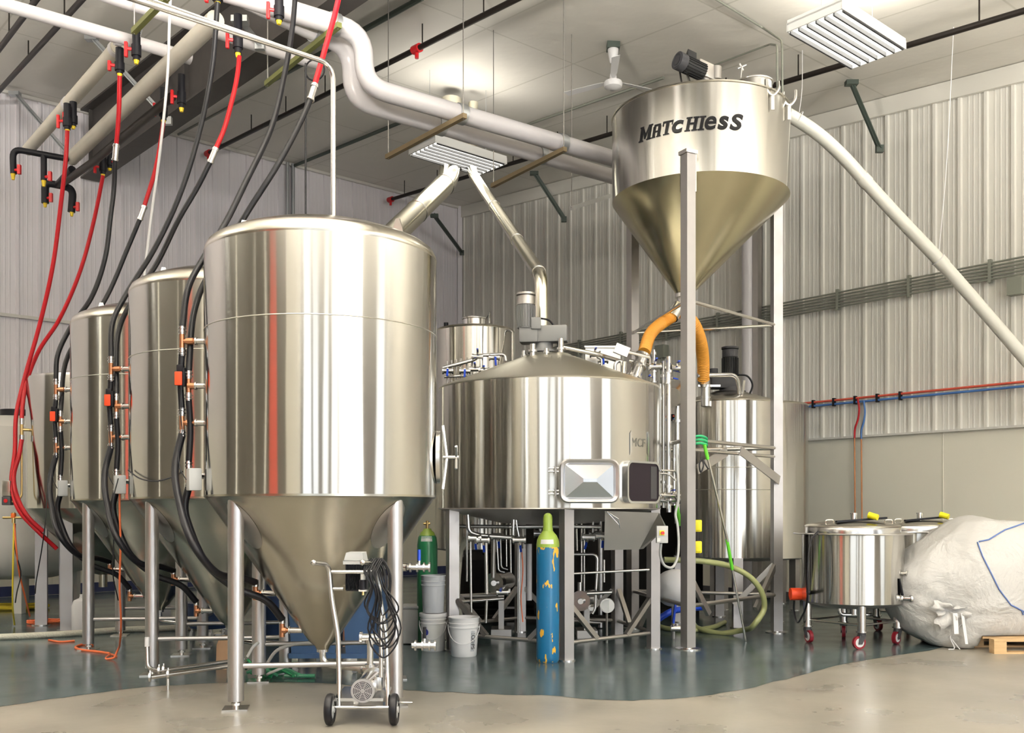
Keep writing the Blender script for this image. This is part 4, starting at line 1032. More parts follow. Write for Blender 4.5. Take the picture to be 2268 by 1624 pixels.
q = rw(1478, 4.12, .15); t = thing('electric_box', q, 'small grey box on the right wall seen through the hopper stand', 'box')
obj('box', MB().box(q, (.2, .14, .22), ax=(dR, nR, up)), 'conduit', t)
mb = MB(); mb.cyl(q, q - up * 2.4, .02, seg=8); obj('conduit', mb, 'conduit', t)
mb = MB(); mb.tube([q, q + dR * .3 - up * .1, q + dR * .55 - up * .4, q + dR * .6 - up * 1.4], .018, 8, smooth=6); obj('conduit', mb, 'conduit', t)

# ------------------------------------------------------------------ hose drops and hoses
def drop(x, y0, y1, d, label, m='black plastic', nozzle=True, side=-1):
    a, b = P(x, y0, d), P(x, y1, d); L = a.z - b.z
    t = thing('drop_valve', b, label, 'valve', 'black drop valves under the left pipes')
    mb = MB(); mb.cyl(a + up * .05, b + up * L * .55, .040, seg=12); mb.cyl(b + up * L * .60, b + up * L * .25, .048, seg=12); mb.cyl(b + up * L * .25, b + up * L * .12, .034, seg=12); obj('body', mb, m, t)
    mb = MB(); c = b + up * L * .45; mb.cyl(c, c + Vector((side * .085, -.03, 0)), .016, seg=8); mb.box(c + Vector((side * .09, -.03, -.01)), (.03, .035, .15 if L > .25 else .1), bev=.006); obj('handle', mb, 'red plastic', t)
    if nozzle: mb = MB(); mb.cyl(b, b + up * L * .16, .018, .03, seg=12); obj('nozzle', mb, 'yellow plastic', t)
    return b
drop(302, 72, 142, 9.6, 'black valve with yellow tip hanging on a chain below the capped white pipe')
drop(402, 176, 248, 10.5, 'unused black valve with yellow tip in front of the dark beam')
drop(618, -12, 54, 8.75, 'unused valve with yellow tip at the top beside the long black hose')
drop(162, 236, 286, 11.2, 'right of the paired valves where the left red hose begins')
drop(149, 240, 294, 11.1, 'left of the paired valves, holding the leftmost red hose', side=-1)
drop(265, 118, 170, 9.8, 'valve holding the red and black hose below the white tee')
drop(243, 338, 378, 12.7, 'right of the paired valves at the low end of the dark beam', side=1)
drop(228, 345, 392, 12.6, 'left of the paired valves at the low end of the dark beam')
drop(362, 205, 275, 11.0, 'valve in front of the beam holding the half red hose beside the white one')
drop(527, 45, 128, 9.2, 'large black valve below the roof brace holding a red hose')
drop(482, -25, 10, 8.7, 'valve cut by the top edge holding the second long black hose')
mb = MB(); q = P(316, 18, 9.6)
def chain(a, b, n):
    mb = MB(); a, b = Vector(a), Vector(b)
    for i in range(n):
        c = a.lerp(b, (i + .5) / n); mb.torus(c, .02, .005, (1, 0, 0) if i % 2 else (0, 1, 0), 10, 5)
    return mb
single('chain', chain(P(310, 66, 9.6), P(303, 92, 9.6), 8), 'galvanised', 'short chain holding up the valve below the capped white pipe', 'chain')
# valve cluster at far left
t = thing('valve_manifold', P(90, 340, 12.6), 'black pipe manifold with red valves and yellow tips at the far left', 'valves')
mb = MB(); mb.tube(fillet([P(30, 385, 12.6), P(28, 330, 12.6), P(150, 352, 12.6)], .12), .040, 12); mb.tube([P(97, 342, 12.6), P(97, 400, 12.6)], .038, 12)
mb.tube(fillet([P(100, 450, 13.4), P(100, 405, 13.4), P(128, 410, 13.4), P(162, 418, 13.4), P(158, 470, 13.4)], .12), .050, 12); mb.tube([P(128, 410, 13.4), P(160, 375, 12.9)], .05, 12); obj('pipe', mb, 'black plastic', t)
for x, y, d in ((29, 378, 12.6), (97, 393, 12.6), (100, 440, 13.4), (159, 460, 13.4)):
    b = P(x, y, d); mb = MB(); mb.cyl(b, b + Vector((.1, -.04, 0)), .02, seg=8); mb.box(b + Vector((.1, -.04, 0)), (.04, .04, .12)); obj('handle', mb, 'red plastic', t)
    mb = MB(); mb.cyl(b - up * .12, b - up * .03, .018, .032, seg=10); obj('nozzle', mb, 'yellow plastic', t)

def tee(T, i, top):
    z, k = [(2.62, 0), (2.29, 1), (2.02, 0), (1.63, 1)][i]; y = -.20 - .02 * k
    x = -math.sqrt(RT * RT - y * y) + .01 - (.17 if k == 0 else .12); return T + Vector((x, y, z + (.085 if top else -.085)))
def lowtee(T, j):
    z, yo = ((.76, -.10), (.48, -.06))[j]; x0 = -math.sqrt(rcone(z) ** 2 - yo ** 2) + .01; return T + Vector((x0 - .15, yo, z + .08))
def hose(label, red, black, r=.021, rm='red hose'):
    allp = red or black
    t = thing('hose', allp[-1], label, 'hose')
    if red: mb = MB(); mb.tube(red, r, 12, smooth=8); obj('red_section', mb, rm, t)
    if red and black:
        d = (black[1] - red[-1]).normalized(); mb = MB(); mb.cyl(red[-1] - d * .05, black[0] + d * .05, r * 1.25, seg=12); mb.cyl(red[-1] - d * .04, red[-1] - d * .02, r * 1.5, seg=12); mb.cyl(black[0] + d * .03, black[0] + d * .045, r * 1.5, seg=12); obj('coupling', mb, 'bright steel', t)
    if black: mb = MB(); mb.tube(black, r * 1.05, 12, smooth=8); obj('black_section', mb, 'black rubber', t)
    return t
def PP(*l): return [P(*p) for p in l]
hose('long black hose entering at the top, ending at the top fitting of the front tank', None, PP((655, -25, 8.6), (650, 40, 8.5), (630, 165, 8.2), (600, 285, 7.9), (546, 400, 7.6), (496, 500, 7.45), (452, 570, 7.33), (418, 635, 7.2)) + [tee(T1, 0, True)], .022)
hose('hose with bright red top and black tail, nearest the white pipe jog', PP((755, -25, 8.1), (742, 30, 8.0), (720, 108, 7.9), (694, 198, 7.8)), PP((691, 212, 7.78), (668, 265, 7.72), (612, 370, 7.62), (548, 470, 7.6), (492, 565, 7.6), (457, 618, 7.45), (430, 690, 7.25)) + [tee(T1, 1, True)], .022, 'bright red hose')
hose('black hose hanging from the top edge, ending at the second tank', None, PP((482, 5, 8.6), (470, 150, 8.7), (442, 290, 8.75), (395, 440, 8.75), (340, 555, 8.75), (278, 655, 8.7), (250, 712, 8.6)) + [tee(T2, 0, True)], .022)
hose('hose with dark red top and black tail passing the sprinkler pipe end', PP((530, 125, 9.2), (526, 165, 9.15), (512, 230, 9.1), (495, 290, 9.05), (474, 338, 9.0)), PP((470, 350, 9.0), (440, 410, 9.0), (398, 482, 9.0), (345, 588, 9.05), (300, 655, 9.0), (265, 725, 8.75)) + [tee(T2, 1, True)], .022)
hose('red then black hose from the white tee, ending at the third tank', PP((265, 168, 9.8), (263, 250, 9.9), (257, 330, 10)), PP((255, 345, 10), (252, 420, 10.1), (245, 478, 10.1), (232, 575, 10.1), (202, 660, 10.1), (155, 728, 10.1), (127, 790, 10.02)) + [tee(T3, 0, True)], .023)
hose('half red half black hose passing just left of the white hose', PP((362, 272, 11), (345, 372, 10.9), (317, 465, 10.8)), PP((313, 478, 10.8), (285, 545, 10.8), (228, 672, 10.7), (180, 738, 10.5), (150, 790, 10.3)) + [tee(T3, 1, True)], .023)
hose('leftmost red hose, curling under the last tank', PP((149, 290, 11.1), (147, 335, 11.1), (135, 450, 11.2), (115, 600, 11.3), (85, 730, 11.35), (54, 840, 11.3), (36, 920, 11.2), (33, 1000, 11.1), (26, 1075, 11.0), (42, 1130, 10.9), (85, 1178, 10.9), (126, 1216, 11.0)), None, .024)
hose('second red hose from the left, running down the edge of the last tank', PP((228, 390, 12.5), (210, 480, 12.4), (175, 608, 12.2), (130, 710, 11.9), (82, 785, 11.5), (58, 850, 11.3), (50, 900, 11.2), (48, 930, 11.15)), None, .024)
hose('lower red hose from the brass tee to the cone of the last tank', PP((48, 975, 11.12), (42, 1010, 11.05), (31, 1050, 11.0), (38, 1100, 10.9), (62, 1145, 10.85), (96, 1178, 10.9)), None, .024)
for T, nm, cone_lo in ((T1, 'front', 1), (T2, 'second', 1), (T3, 'third', 1)):
    hose('short black hose between upper fittings of the %s tank' % nm, None, [tee(T, 0, False), tee(T, 0, False).lerp(tee(T, 2, True), .5) + Vector((-.012, 0, 0)), tee(T, 2, True)], .022)
    hose('black hose behind the orange actuator of the %s tank' % nm, None, [tee(T, 1, False), tee(T, 1, False).lerp(tee(T, 3, True), .5) + Vector((.01, .01, 0)), tee(T, 3, True)], .022)
    hose('outer thick black hose sagging below the fittings of the %s tank' % nm, None, [tee(T, 2, False), T + Vector((-1.02, -.26, 1.72)), T + Vector((-.93, -.42, 1.40)), T + Vector((-.76, -.58, 1.10)), T + Vector((-.66, -.44, .93)), T + Vector((-.54, -.22, .88)), lowtee(T, 0)], .026)
    hose('inner thick black hose sagging below the fittings of the %s tank' % nm, None, [tee(T, 3, False), T + Vector((-.96, -.24, 1.42)), T + Vector((-.90, -.26, 1.2)), T + Vector((-.78, -.28, .98)), T + Vector((-.60, -.26, .82)), T + Vector((-.38, -.14, .70)), lowtee(T, 1)], .026)
mb = MB(); mb.tube(PP((378, -20, 9.3), (375, 60, 9.4), (372, 150, 9.6), (355, 330, 9.8), (332, 505, 9.95), (318, 640, 10.0), (316, 760, 9.95)), .014, 10, smooth=8); single('hose', mb, 'white plastic', 'thin white hose hanging from the top edge down behind the second tank', 'hose')
# ------------------------------------------------------------------ second brewing vessel and neighbours
def vessel(name, c, r, z0, z1, label, roofh=.22, legs=4, lr=.9, la=20, legw=.10, roof_m='dome steel'):
    t = thing(name, c, label, 'tank')
    mb = MB(); mb.lathe([(r, z0), (r, z0 + .3), (r, z1 - .3), (r, z1)], c, 96); obj('shell', mb, 'shell steel', t)
    mb = MB(); mb.lathe([(r, z1), (r + .004, z1 + .01), (r - .01, z1 + .03), (r * .3, z1 + roofh), (.001, z1 + roofh + .01)], c, 96); obj('roof', mb, roof_m, t)
    mb = MB(); mb.lathe([(r, z0), (r - .01, z0 - .015), (r * .4, z0 - .06), (.001, z0 - .07)], c, 64); obj('underside', mb, 'dull steel', t)
    for k in range(legs):
        a = R(la + 360 / legs * k); p = c + Vector((r * lr * math.cos(a), r * lr * math.sin(a), 0))
        mb = MB(); mb.box(p + up * (z0 / 2 + .005), (legw, legw, z0 - .01), rz=a); lg = obj('leg', mb, 'leg steel', t)
        mb = MB(); mb.cyl(p, p + up * .012, legw * .8, seg=20); obj('foot_plate', mb, 'steel', lg)
    return t
LC = Vector((PX(1612, 11.95), 11.95, 0)); lt = vessel('lauter_vessel', LC, .645, .82, 2.66, 'narrower steel vessel with black motor, behind the hopper legs', .17, 4, .93, -92, .11)
for z in (1.88, 1.62):
    mb = MB(); mb.torus(LC + up * z, .646, .004, seg=96, s2=6); obj('weld_seam', mb, 'weld', lt)
mc = Vector((PX(1617, 11.95), 11.95, 0)); zt = 2.84
mb = MB(); mb.cyl(mc + up * (zt + .17), mc + up * (zt + .42), .085, seg=28)
for q in range(24):
    a = 2 * PI * q / 24; mb.box(mc + Vector((.092 * math.cos(a), .092 * math.sin(a), zt + .30)), (.022, .006, .22), rz=a)
mo = obj('motor', mb, 'black paint', lt)
mb = MB(); mb.cyl(mc + up * (zt + .42), mc + up * (zt + .51), .096, seg=28); mb.cyl(mc + up * (zt + .52), mc + up * (zt + .545), .104, seg=28); mb.cyl(mc + up * (zt + .5), mc + up * (zt + .53), .05, seg=16); obj('fan_cowl', mb, 'charcoal', mo)
mb = MB(); mb.box(mc + Vector((-.08, -.03, zt + .10)), (.34, .18, .15), bev=.03); mb.cyl(mc + up * (zt - .05), mc + up * (zt + .05), .13, seg=24); mb.cyl(mc + up * (zt - .02), mc + up * (zt + .0), .19, seg=28)
mb.cyl(mc + Vector((-.2, 0, zt + .14)), mc + Vector((-.2, 0, zt + .28)), .05, seg=14); obj('gearbox', mb, 'charcoal', lt)
mb = MB(); mb.tube([mc + Vector((.07, -.05, zt + .2)), mc + Vector((.2, -.06, zt + .18)), mc + Vector((.26, -.06, zt + .08)), mc + Vector((.22, -.05, zt - .06))], .012, 8, smooth=6); obj('motor_cable', mb, 'black rubber', mo)
mb = MB(); mb.tube(fillet([P(1545, 832, 11.3), P(1632, 830, 11.4), P(1638, 872, 11.5)], .1), .026, 12); mb.tube([P(1648, 842, 11.5), P(1644, 872, 11.55)], .018, 8); obj('spray_pipe', mb, 'bright steel', lt)
q = P(1563, 870, 11.40)
mb = MB(); mb.cyl(q - up * .16, q + up * .06, .055, seg=24); mb.cyl(q + up * .06, q + up * .09, .075, seg=24); mb.box(q + up * .075 + Vector((.03, -.05, 0)), (.26, .02, .02)); mb.cyl(q - up * .07, q - up * .05, .065, seg=24); obj('grain_inlet', mb, 'bright steel', lt)
FC = Vector((PX(1668, 13.9), 13.9, 0)); vessel('hot_water_tank', FC, .76, .72, 2.84, 'dull steel tank standing behind the hopper\'s right leg, before the wall', .1, 4, .9, 40)
BC = Vector((PX(1052, 12.3), 12.3, 0)); bt = vessel('bright_tank', BC, .50, .9, 3.62, 'small steel tank with a lidded hatch, behind the brewing vessel roof', .10, 3, .9, 10)
q = BC + Vector((0, -.1, 3.68)); mb = MB(); mb.cyl(q, q + up * .10, .15, seg=32); mb.torus(q + up * .10, .15, .014, seg=32); mb.tube([q + Vector((.15, -.05, .1)), q + Vector((.19, -.05, .18)), q + Vector((.19, -.05, .04))], .012, 6); obj('inspection_hatch', mb, 'bright steel', bt)
mb = MB(); mb.tube(fillet([P(1078, 726, 12.1), P(1130, 732, 12.0), P(1136, 738, 12.0), P(1136, 800, 11.9)], .08), .016, 8); mb.tube([P(1088, 718, 12.0), P(1088, 745, 12.0)], .012, 6); obj('hand_rail', mb, 'steel', bt)
mb = MB(); mb.cyl(P(988, 715, 12.3), P(988, 735, 12.3), .03, seg=10); obj('sensor', mb, 'black plastic', bt)

# pipework between the vessels: valves with blue levers
def valve(par, c, d=Vector((1, 0, 0)), r=.03, lever=up, m='bright steel', ln=.11, hm='blue plastic'):
    c = Vector(c); d = Vector(d).normalized(); mb = MB(); mb.cyl(c - d * .05, c + d * .05, r * 1.15, seg=14)
    for k in (-1, 1): mb.cyl(c + d * (.055 * k - .008), c + d * (.055 * k + .008), r * 1.6, seg=16)
    lv = Vector(lever).normalized(); mb.cyl(c, c + lv * .06, r * .5, seg=8); v = obj('valve', mb, m, par)
    mb = MB(); s = d.cross(lv); mb.beam(c + lv * .055, c + lv * .06 + (lv * .3 + s).normalized() * ln, .022, .012); obj('lever', mb, hm, v)
pw = thing('brewery_pipework', Vector((PX(1480, 10.2), 10.2, 0)), 'upright steel pipes and blue-levered valves between the vessel and hopper leg', 'pipes')
for x, y0, y1, d, r in ((1470, 800, 1125, 10.15, .020), (1481, 790, 1135, 10.1, .026), (1493, 985, 1120, 10.2, .016), (1462, 850, 1120, 10.3, .016), (1500, 900, 1160, 10.6, .03), (1448, 775, 840, 10.4, .018)):
    mb = MB(); mb.cyl(P(x, y0, d), P(x, y1, d), r, seg=12); mb.cyl(P(x, y0 + 30, d), P(x, y0 + 36, d), r * 1.7, seg=14); mb.cyl(P(x, y1 - 60, d), P(x, y1 - 54, d), r * 1.7, seg=14); obj('pipe', mb, 'bright steel', pw)
for pts, r in (([(1395, 800, 10.3), (1440, 808, 10.2), (1512, 822, 10.1)], .022), ([(1446, 1048, 10.0), (1482, 1050, 9.95), (1496, 1064, 9.95)], .010), ([(1446, 1095, 10.0), (1510, 1098, 10.0)], .016), ([(1440, 1105, 10.1), (1505, 1112, 10.1)], .026),
               ([(1470, 880, 10.5), (1500, 872, 10.6), (1512, 868, 10.7)], .05)):
    mb = MB(); mb.tube(fillet([P(*p) for p in pts], .06), r, 12); obj('pipe', mb, 'bright steel', pw)
for x, y, d, lv, dd in ((1451, 812, 10.15, (0, -.2, 1), (1, 0, 0)), (1448, 835, 10.15, (-1, -.3, 0), (0, 0, 1)), (1500, 816, 10.1, (0, -.3, 1), (1, 0, 0)), (1478, 838, 10.1, (1, -.3, 0), (0, 0, 1)), (1484, 1098, 9.95, (.3, -.3, 1), (1, 0, 0)), (1496, 1108, 9.95, (.3, -.4, -1), (1, 0, 0))):
    valve(pw, P(x, y, d), dd, .026, lv)
mb = MB(); mb.cyl(P(1486, 880, 10.45), P(1497, 868, 10.8), .11, .13, seg=24); obj('sight_glass', mb, 'steel', pw)
pb = thing('brewery_pipework', Vector((PX(1060, 11.2), 11.2, 2.5)), 'steel pipe rack with small valves left of the brewing vessel roof', 'pipes')
for i, x in enumerate((990, 1000, 1010, 1020, 1034, 1046)):
    mb = MB(); mb.cyl(P(x, 800 - i * 2, 11.25), P(x, 880, 11.25), .012, seg=8); obj('pipe', mb, 'steel', pb)
for pts, r in (([(982, 815, 11.2), (1050, 797, 11.2), (1062, 787, 11.2), (1118, 785, 11.2), (1120, 800, 11.2)], .022), ([(984, 835, 11.15), (1080, 830, 11.15)], .014)):
    mb = MB(); mb.tube(fillet([P(*p) for p in pts], .06), r, 12); obj('pipe', mb, 'bright steel', pb)
for x, y, lv in ((1058, 790, (0, -.2, 1)), (1030, 822, (0, -1, .2)), (1052, 818, (0, -.3, 1)), (1095, 792, (.2, -1, 0)), (992, 822, (0, -1, .3)), (1072, 820, (0, -.6, 1))):
    valve(pb, P(x, y, 11.1), (1, 0, 0), .024, lv)
cp = thing('control_panel', P(1335, 830, 11.6), 'flat steel control panel with blue valves above the brewing vessel roof', 'panel')
mb = MB(); mb.box(P(1335, 800, 11.6), (.42, .05, .34)); mb.box(P(1335, 900, 11.62), (.05, .05, .9)); mb.box(P(1335, 769, 11.57), (.44, .08, .02)); obj('panel', mb, 'steel', cp)
for x, y, lv in ((1318, 785, (0, -.3, 1)), (1322, 812, (-.4, -1, 0)), (1335, 798, (0, -1, .4))): valve(cp, P(x, y, 11.35), (1, 0, 0), .026, lv)
mb = MB(); mb.cyl(P(1334, 805, 11.3), P(1334, 850, 11.2), .02, seg=10); mb.tube(fillet([P(1322, 790, 11.3), P(1334, 796, 11.3), P(1334, 830, 11.25)], .05), .018, 10); obj('pipe', mb, 'bright steel', cp)

# grain feed: steel inlet on the vessel roof and the two orange hoses
ga, gb = P(1403, 842, 9.95), P(1424, 786, 10.05); d = (gb - ga).normalized()
t = thing('grain_inlet', ga, 'tilted steel grain inlet with clamps on the brewing vessel roof', 'inlet')
mb = MB(); mb.cyl(ga - d * .04, gb, .062, seg=24)
for f in (.1, .55, .95): q = ga.lerp(gb, f); mb.cyl(q - d * .012, q + d * .012, .082, seg=24)
obj('spool', mb, 'bright steel', t)
mb = MB(); mb.beam(P(1362, 770, 9.9), P(1392, 782, 9.9), .05, .10); mb.cyl(P(1392, 780, 9.9), P(1440, 792, 9.85), .018, seg=10); mb.cyl(P(1440, 792, 9.85), P(1440, 808, 9.85), .012, seg=8); obj('slide_gate', mb, 'bright steel', t)
mb = MB()
mb.tube(fillet([P(1362, 840, 10.0), P(1362, 805, 10.0), P(1376, 796, 10.0), P(1384, 830, 10.0)], .06), .018, 10); mb.tube([P(1384, 800, 9.9), P(1380, 838, 9.95)], .026, 10); obj('vent_loop', mb, 'bright steel', t)
def corrug(pts, r, n=26):
    mb = MB(); pts = [Vector(p) for p in pts]; mb.tube(pts, r, 24, smooth=n, ripple=r * .035); return mb
t = thing('grain_hose', P(1500, 690, 10.4), 'orange ribbed hose from the hopper tip down to the wide vessel', 'hose')
obj('hose', corrug([P(1494, 698, 10.45), P(1466, 716, 10.38), P(1440, 742, 10.2), P(1427, 780, 10.05)], .064), 'orange hose', t)
mb = MB(); mb.cyl(P(1503, 678, 10.5), P(1488, 704, 10.42), .070, seg=24); mb.cyl(P(1499, 686, 10.5), P(1497, 690, 10.5), .082, seg=24); obj('cuff', mb, 'bright steel', t)
t = thing('grain_hose', P(1540, 700, 10.9), 'orange ribbed hose from behind the hopper leg to the narrower vessel', 'hose')
obj('hose', corrug([P(1512, 690, 10.65), P(1534, 715, 10.75), P(1550, 752, 10.95), P(1557, 795, 11.2), P(1558, 846, 11.38)], .070), 'orange hose', t)
mb = MB(); mb.cyl(P(1558, 842, 11.38), P(1558, 855, 11.4), .078, seg=24); obj('cuff', mb, 'bright steel', t)

# ------------------------------------------------------------------ under the brewing vessel
ub = thing('undervessel_pipework', Vector((.3, 10.2, 0)), 'tangle of steel pipes and blue-handled valves beneath the wide vessel', 'pipes')
for pts, d, r, m in (([(1036, 1140), (1038, 1178), (1060, 1186), (1148, 1192)], 9.45, .022, 'bright steel'), ([(1128, 1167), (1330, 1167)], 9.6, .020, 'bright steel'), ([(1010, 1166), (1130, 1167)], 10.0, .020, 'dull steel'),
                  ([(1140, 1120), (1145, 1170), (1150, 1192)], 9.4, .012, 'bright steel'), ([(1138, 1130), (1136, 1192)], 9.4, .016, 'bright steel'),
                  ([(1034, 1150), (1034, 1288)], 9.8, .010, 'bright steel'), ([(1042, 1200), (1044, 1390)], 9.7, .013, 'bright steel'), ([(1100, 1190), (1104, 1265), (1118, 1268)], 10.1, .010, 'bright steel'),
                  ([(1108, 1180), (1110, 1258), (1125, 1262)], 10.3, .009, 'bright steel'), ([(1121, 1175), (1122, 1255)], 10.2, .008, 'steel'), ([(1094, 1150), (1092, 1280)], 10.4, .026, 'dull steel'),
                  ([(1076, 1190), (1078, 1316)], 10.0, .020, 'steel'), ([(1078, 1330), (1076, 1380)], 10.2, .016, 'steel'), ([(1150, 1210), (1150, 1400)], 10.6, .010, 'bright steel'),
                  ([(1172, 1205), (1172, 1330)], 10.2, .030, 'white pvc'), ([(1016, 1334), (1116, 1326)], 10.3, .020, 'steel'), ([(1015, 1322), (1110, 1318)], 10.8, .030, 'dull steel'),
                  ([(1270, 1228), (1316, 1228), (1323, 1236), (1322, 1290)], 10.0, .016, 'bright steel'), ([(1322, 1270), (1318, 1350), (1312, 1360)], 9.9, .014, 'bright steel'),
                  ([(1270, 1271), (1438, 1262)], 9.3, .012, 'steel'), ([(1300, 1315), (1355, 1312)], 9.8, .020, 'bright steel'), ([(1288, 1155), (1288, 1300)], 10.6, .010, 'steel'), ([(1294, 1165), (1294, 1310)], 10.2, .010, 'bright steel'),
                  ([(1314, 1120), (1313, 1180)], 9.6, .012, 'bright steel'), ([(1330, 1120), (1330, 1185)], 9.7, .014, 'bright steel'), ([(1338, 1240), (1338, 1290)], 10.4, .012, 'steel'), ([(1276, 1140), (1278, 1220)], 10.7, .012, 'steel'),
                  ([(1330, 1390), (1330, 1190)], 11.3, .030, 'satin steel'), ([(1060, 1150), (1060, 1190)], 10.1, .010, 'steel'), ([(1083, 1140), (1083, 1200)], 10.2, .012, 'steel'), ([(1197, 1140), (1197, 1190)], 10.0, .014, 'steel'),
                  ([(1130, 1140), (1132, 1300)], 11.0, .012, 'steel'), ([(1270, 1375), (1330, 1380)], 10.8, .02, 'dull steel'), ([(1155, 1135), (1160, 1215)], 10.9, .02, 'dull steel')):
    mb = MB(); mb.tube(fillet([P(x, y, d) for x, y in pts], .07), r, 10); obj('pipe', mb, m, ub)
for x, y, d, lv, hm in ((1052, 1192, 9.4, (.1, -.3, -1), 'blue plastic'), (1070, 1196, 9.4, (.1, -.4, -1), 'blue plastic'), (1102, 1188, 9.7, (.2, -.4, -1), 'blue plastic'), (1150, 1196, 9.35, (.2, -.4, -1), 'blue plastic'),
                        (1303, 1190, 9.6, (-.4, -.5, -1), 'blue plastic'), (1333, 1186, 9.6, (.1, -.5, -1), 'blue plastic'), (1113, 1312, 10.2, (-.3, -.6, 1), 'blue plastic'), (1196, 1182, 9.8, (0, -.4, 1), 'dull steel'), (1318, 1184, 9.7, (0, -.4, 1), 'dull steel')):
    valve(ub, P(x, y, d), (1, 0, 0), .028, lv, hm=hm, ln=.10)
for x, y, d, lab in ((1100, 1290, 10.6, 'round steel pump among the pipes left of the blue cylinder'), (1290, 1330, 10.5, 'steel pump right of the blue cylinder, beneath the wide vessel')):
    c = P(x, y, d); t = thing('pump', (c.x, c.y, 0), lab, 'pump')
    mb = MB(); mb.cyl(c, c + Vector((.12, .30, 0)), .095, seg=24); mb.box(c + Vector((.08, .16, -.1)), (.14, .2, .04)); obj('motor', mb, 'steel', t)
    mb = MB(); mb.cyl(c - Vector((.03, .08, 0)), c, .11, seg=24); mb.cyl(c - Vector((.03, .14, 0)), c - Vector((.03, .07, 0)), .03, seg=12); mb.cyl(c - Vector((.03, .04, 0)), c + Vector((-.03, -.04, .2)), .025, seg=12); obj('pump_head', mb, 'bright steel', t)
    mb = MB(); mb.box((c.x + .05, c.y + .12, .04), (.22, .36, .08)); mb.box((c.x + .05, c.y + .12, c.z / 2 - .02), (.06, .2, c.z - .16)); obj('stand', mb, 'dull steel', t)
c = P(1345, 1342, 10.0); t = thing('pressure_gauge', c, 'round white-faced gauge beneath the open hatch', 'gauge')
obj('case', MB().cyl(c, c + Vector((.01, .06, 0)), .075, seg=28), 'steel', t); obj('dial', MB().cyl(c - Vector((0, .003, 0)), c, .062, seg=28), 'label white', t)
mb = MB(); mb.tube([c + Vector((0, .04, -.05)), c + Vector((0, .05, -.2)), Vector((c.x, c.y + .05, .0))], .012, 8); obj('stem', mb, 'dull steel', t)
# black cabinet and skid added further back to deepen the shade under the vessel
t = thing('shade_cabinet', Vector((.35, 12.9, 0)), 'added black cabinet darkening the gap behind the wide vessel legs', 'cabinet')
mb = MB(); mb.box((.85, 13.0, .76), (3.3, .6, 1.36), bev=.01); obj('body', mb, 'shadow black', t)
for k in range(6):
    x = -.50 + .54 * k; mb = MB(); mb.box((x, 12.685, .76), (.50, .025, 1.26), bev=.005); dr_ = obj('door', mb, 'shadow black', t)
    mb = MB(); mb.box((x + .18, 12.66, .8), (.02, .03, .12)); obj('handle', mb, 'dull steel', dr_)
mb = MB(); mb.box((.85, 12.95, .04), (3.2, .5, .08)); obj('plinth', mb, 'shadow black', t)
t = thing('shade_skid', Vector((.3, 11.6, 0)), 'added black frame and tanks deepening the shade behind the blue gas cylinder', 'frame')  # skid added in black to darken the view under the vessel
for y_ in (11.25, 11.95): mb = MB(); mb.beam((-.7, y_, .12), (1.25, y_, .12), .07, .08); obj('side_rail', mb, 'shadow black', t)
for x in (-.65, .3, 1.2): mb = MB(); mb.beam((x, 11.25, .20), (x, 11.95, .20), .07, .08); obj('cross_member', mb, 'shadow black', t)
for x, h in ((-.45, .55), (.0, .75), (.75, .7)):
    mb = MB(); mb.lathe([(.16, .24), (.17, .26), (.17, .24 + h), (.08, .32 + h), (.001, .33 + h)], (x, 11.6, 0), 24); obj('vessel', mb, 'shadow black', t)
t = thing('suction_hose', P(1015, 1340, 9.9), 'pale thick hose curving beside the left leg of the wide vessel', 'hose')
obj('hose', MB().tube([P(1034, 1192, 9.9), P(1022, 1215, 9.9), P(1016, 1260, 9.9), P(1013, 1330, 9.95), P(1030, 1400, 10.3)], .03, 12, smooth=8), 'pale hose', t)
mb = MB(); mb.tube([P(1155, 1215, 9.6), P(1158, 1260, 9.62), P(1154, 1330, 9.6), P(1158, 1378, 9.6)], .006, 6, smooth=6); single('cord', mb, 'orange cord', 'thin orange cord hanging beneath the wide vessel', 'cord')

# ------------------------------------------------------------------ switch box, loops and hoses by the hopper leg
c = P(1466, 1184, 9.05); t = thing('switch_box', c, 'grey box with red stop button beside the grain chute', 'switch')
obj('box', MB().box(c, (.105, .07, .16), bev=.006), 'grey box', t)
obj('button_plate', MB().box(c + Vector((-.005, -.038, .015)), (.045, .006, .045)), 'bright yellow', t)
obj('button', MB().cyl(c + Vector((-.002, -.041, .015)), c + Vector((-.002, -.07, .015)), .016, seg=16), 'red plastic', t)
obj('label_plate', MB().box(c + Vector((-.035, -.037, -.05)), (.03, .004, .035)), 'label white', t)
mb = MB(); mb.box(c + Vector((-.02, .06, -.02)), (.04, .1, .04)); obj('bracket', mb, 'steel', t)
mb = MB(); mb.tube(PP((1464, 1204, 9.05), (1463, 1232, 9.1), (1472, 1253, 9.15), (1486, 1258, 9.2), (1499, 1240, 9.3), (1503, 1205, 9.4), (1500, 1160, 9.45), (1496, 1140, 9.5), (1502, 1110, 9.5), (1500, 1040, 9.5), (1498, 985, 9.5)), .013, 10, smooth=6)
single('cable_conduit', mb, 'grey hose', 'grey flexible conduit looping from the switch box up the hopper leg', 'conduit')
for y, nm in ((1165, 'upper'), (1212, 'lower')):
    c = P(1544, y, 9.73); t = thing('socket_box', c, nm + ' of two yellow sockets on the front hopper leg', 'socket')
    obj('box', MB().box(c, (.085, .08, .12), bev=.012), 'bright yellow', t)
    obj('cover', MB().box(c + Vector((.0, -.045, 0)), (.06, .016, .085), bev=.006), 'bright yellow', t)
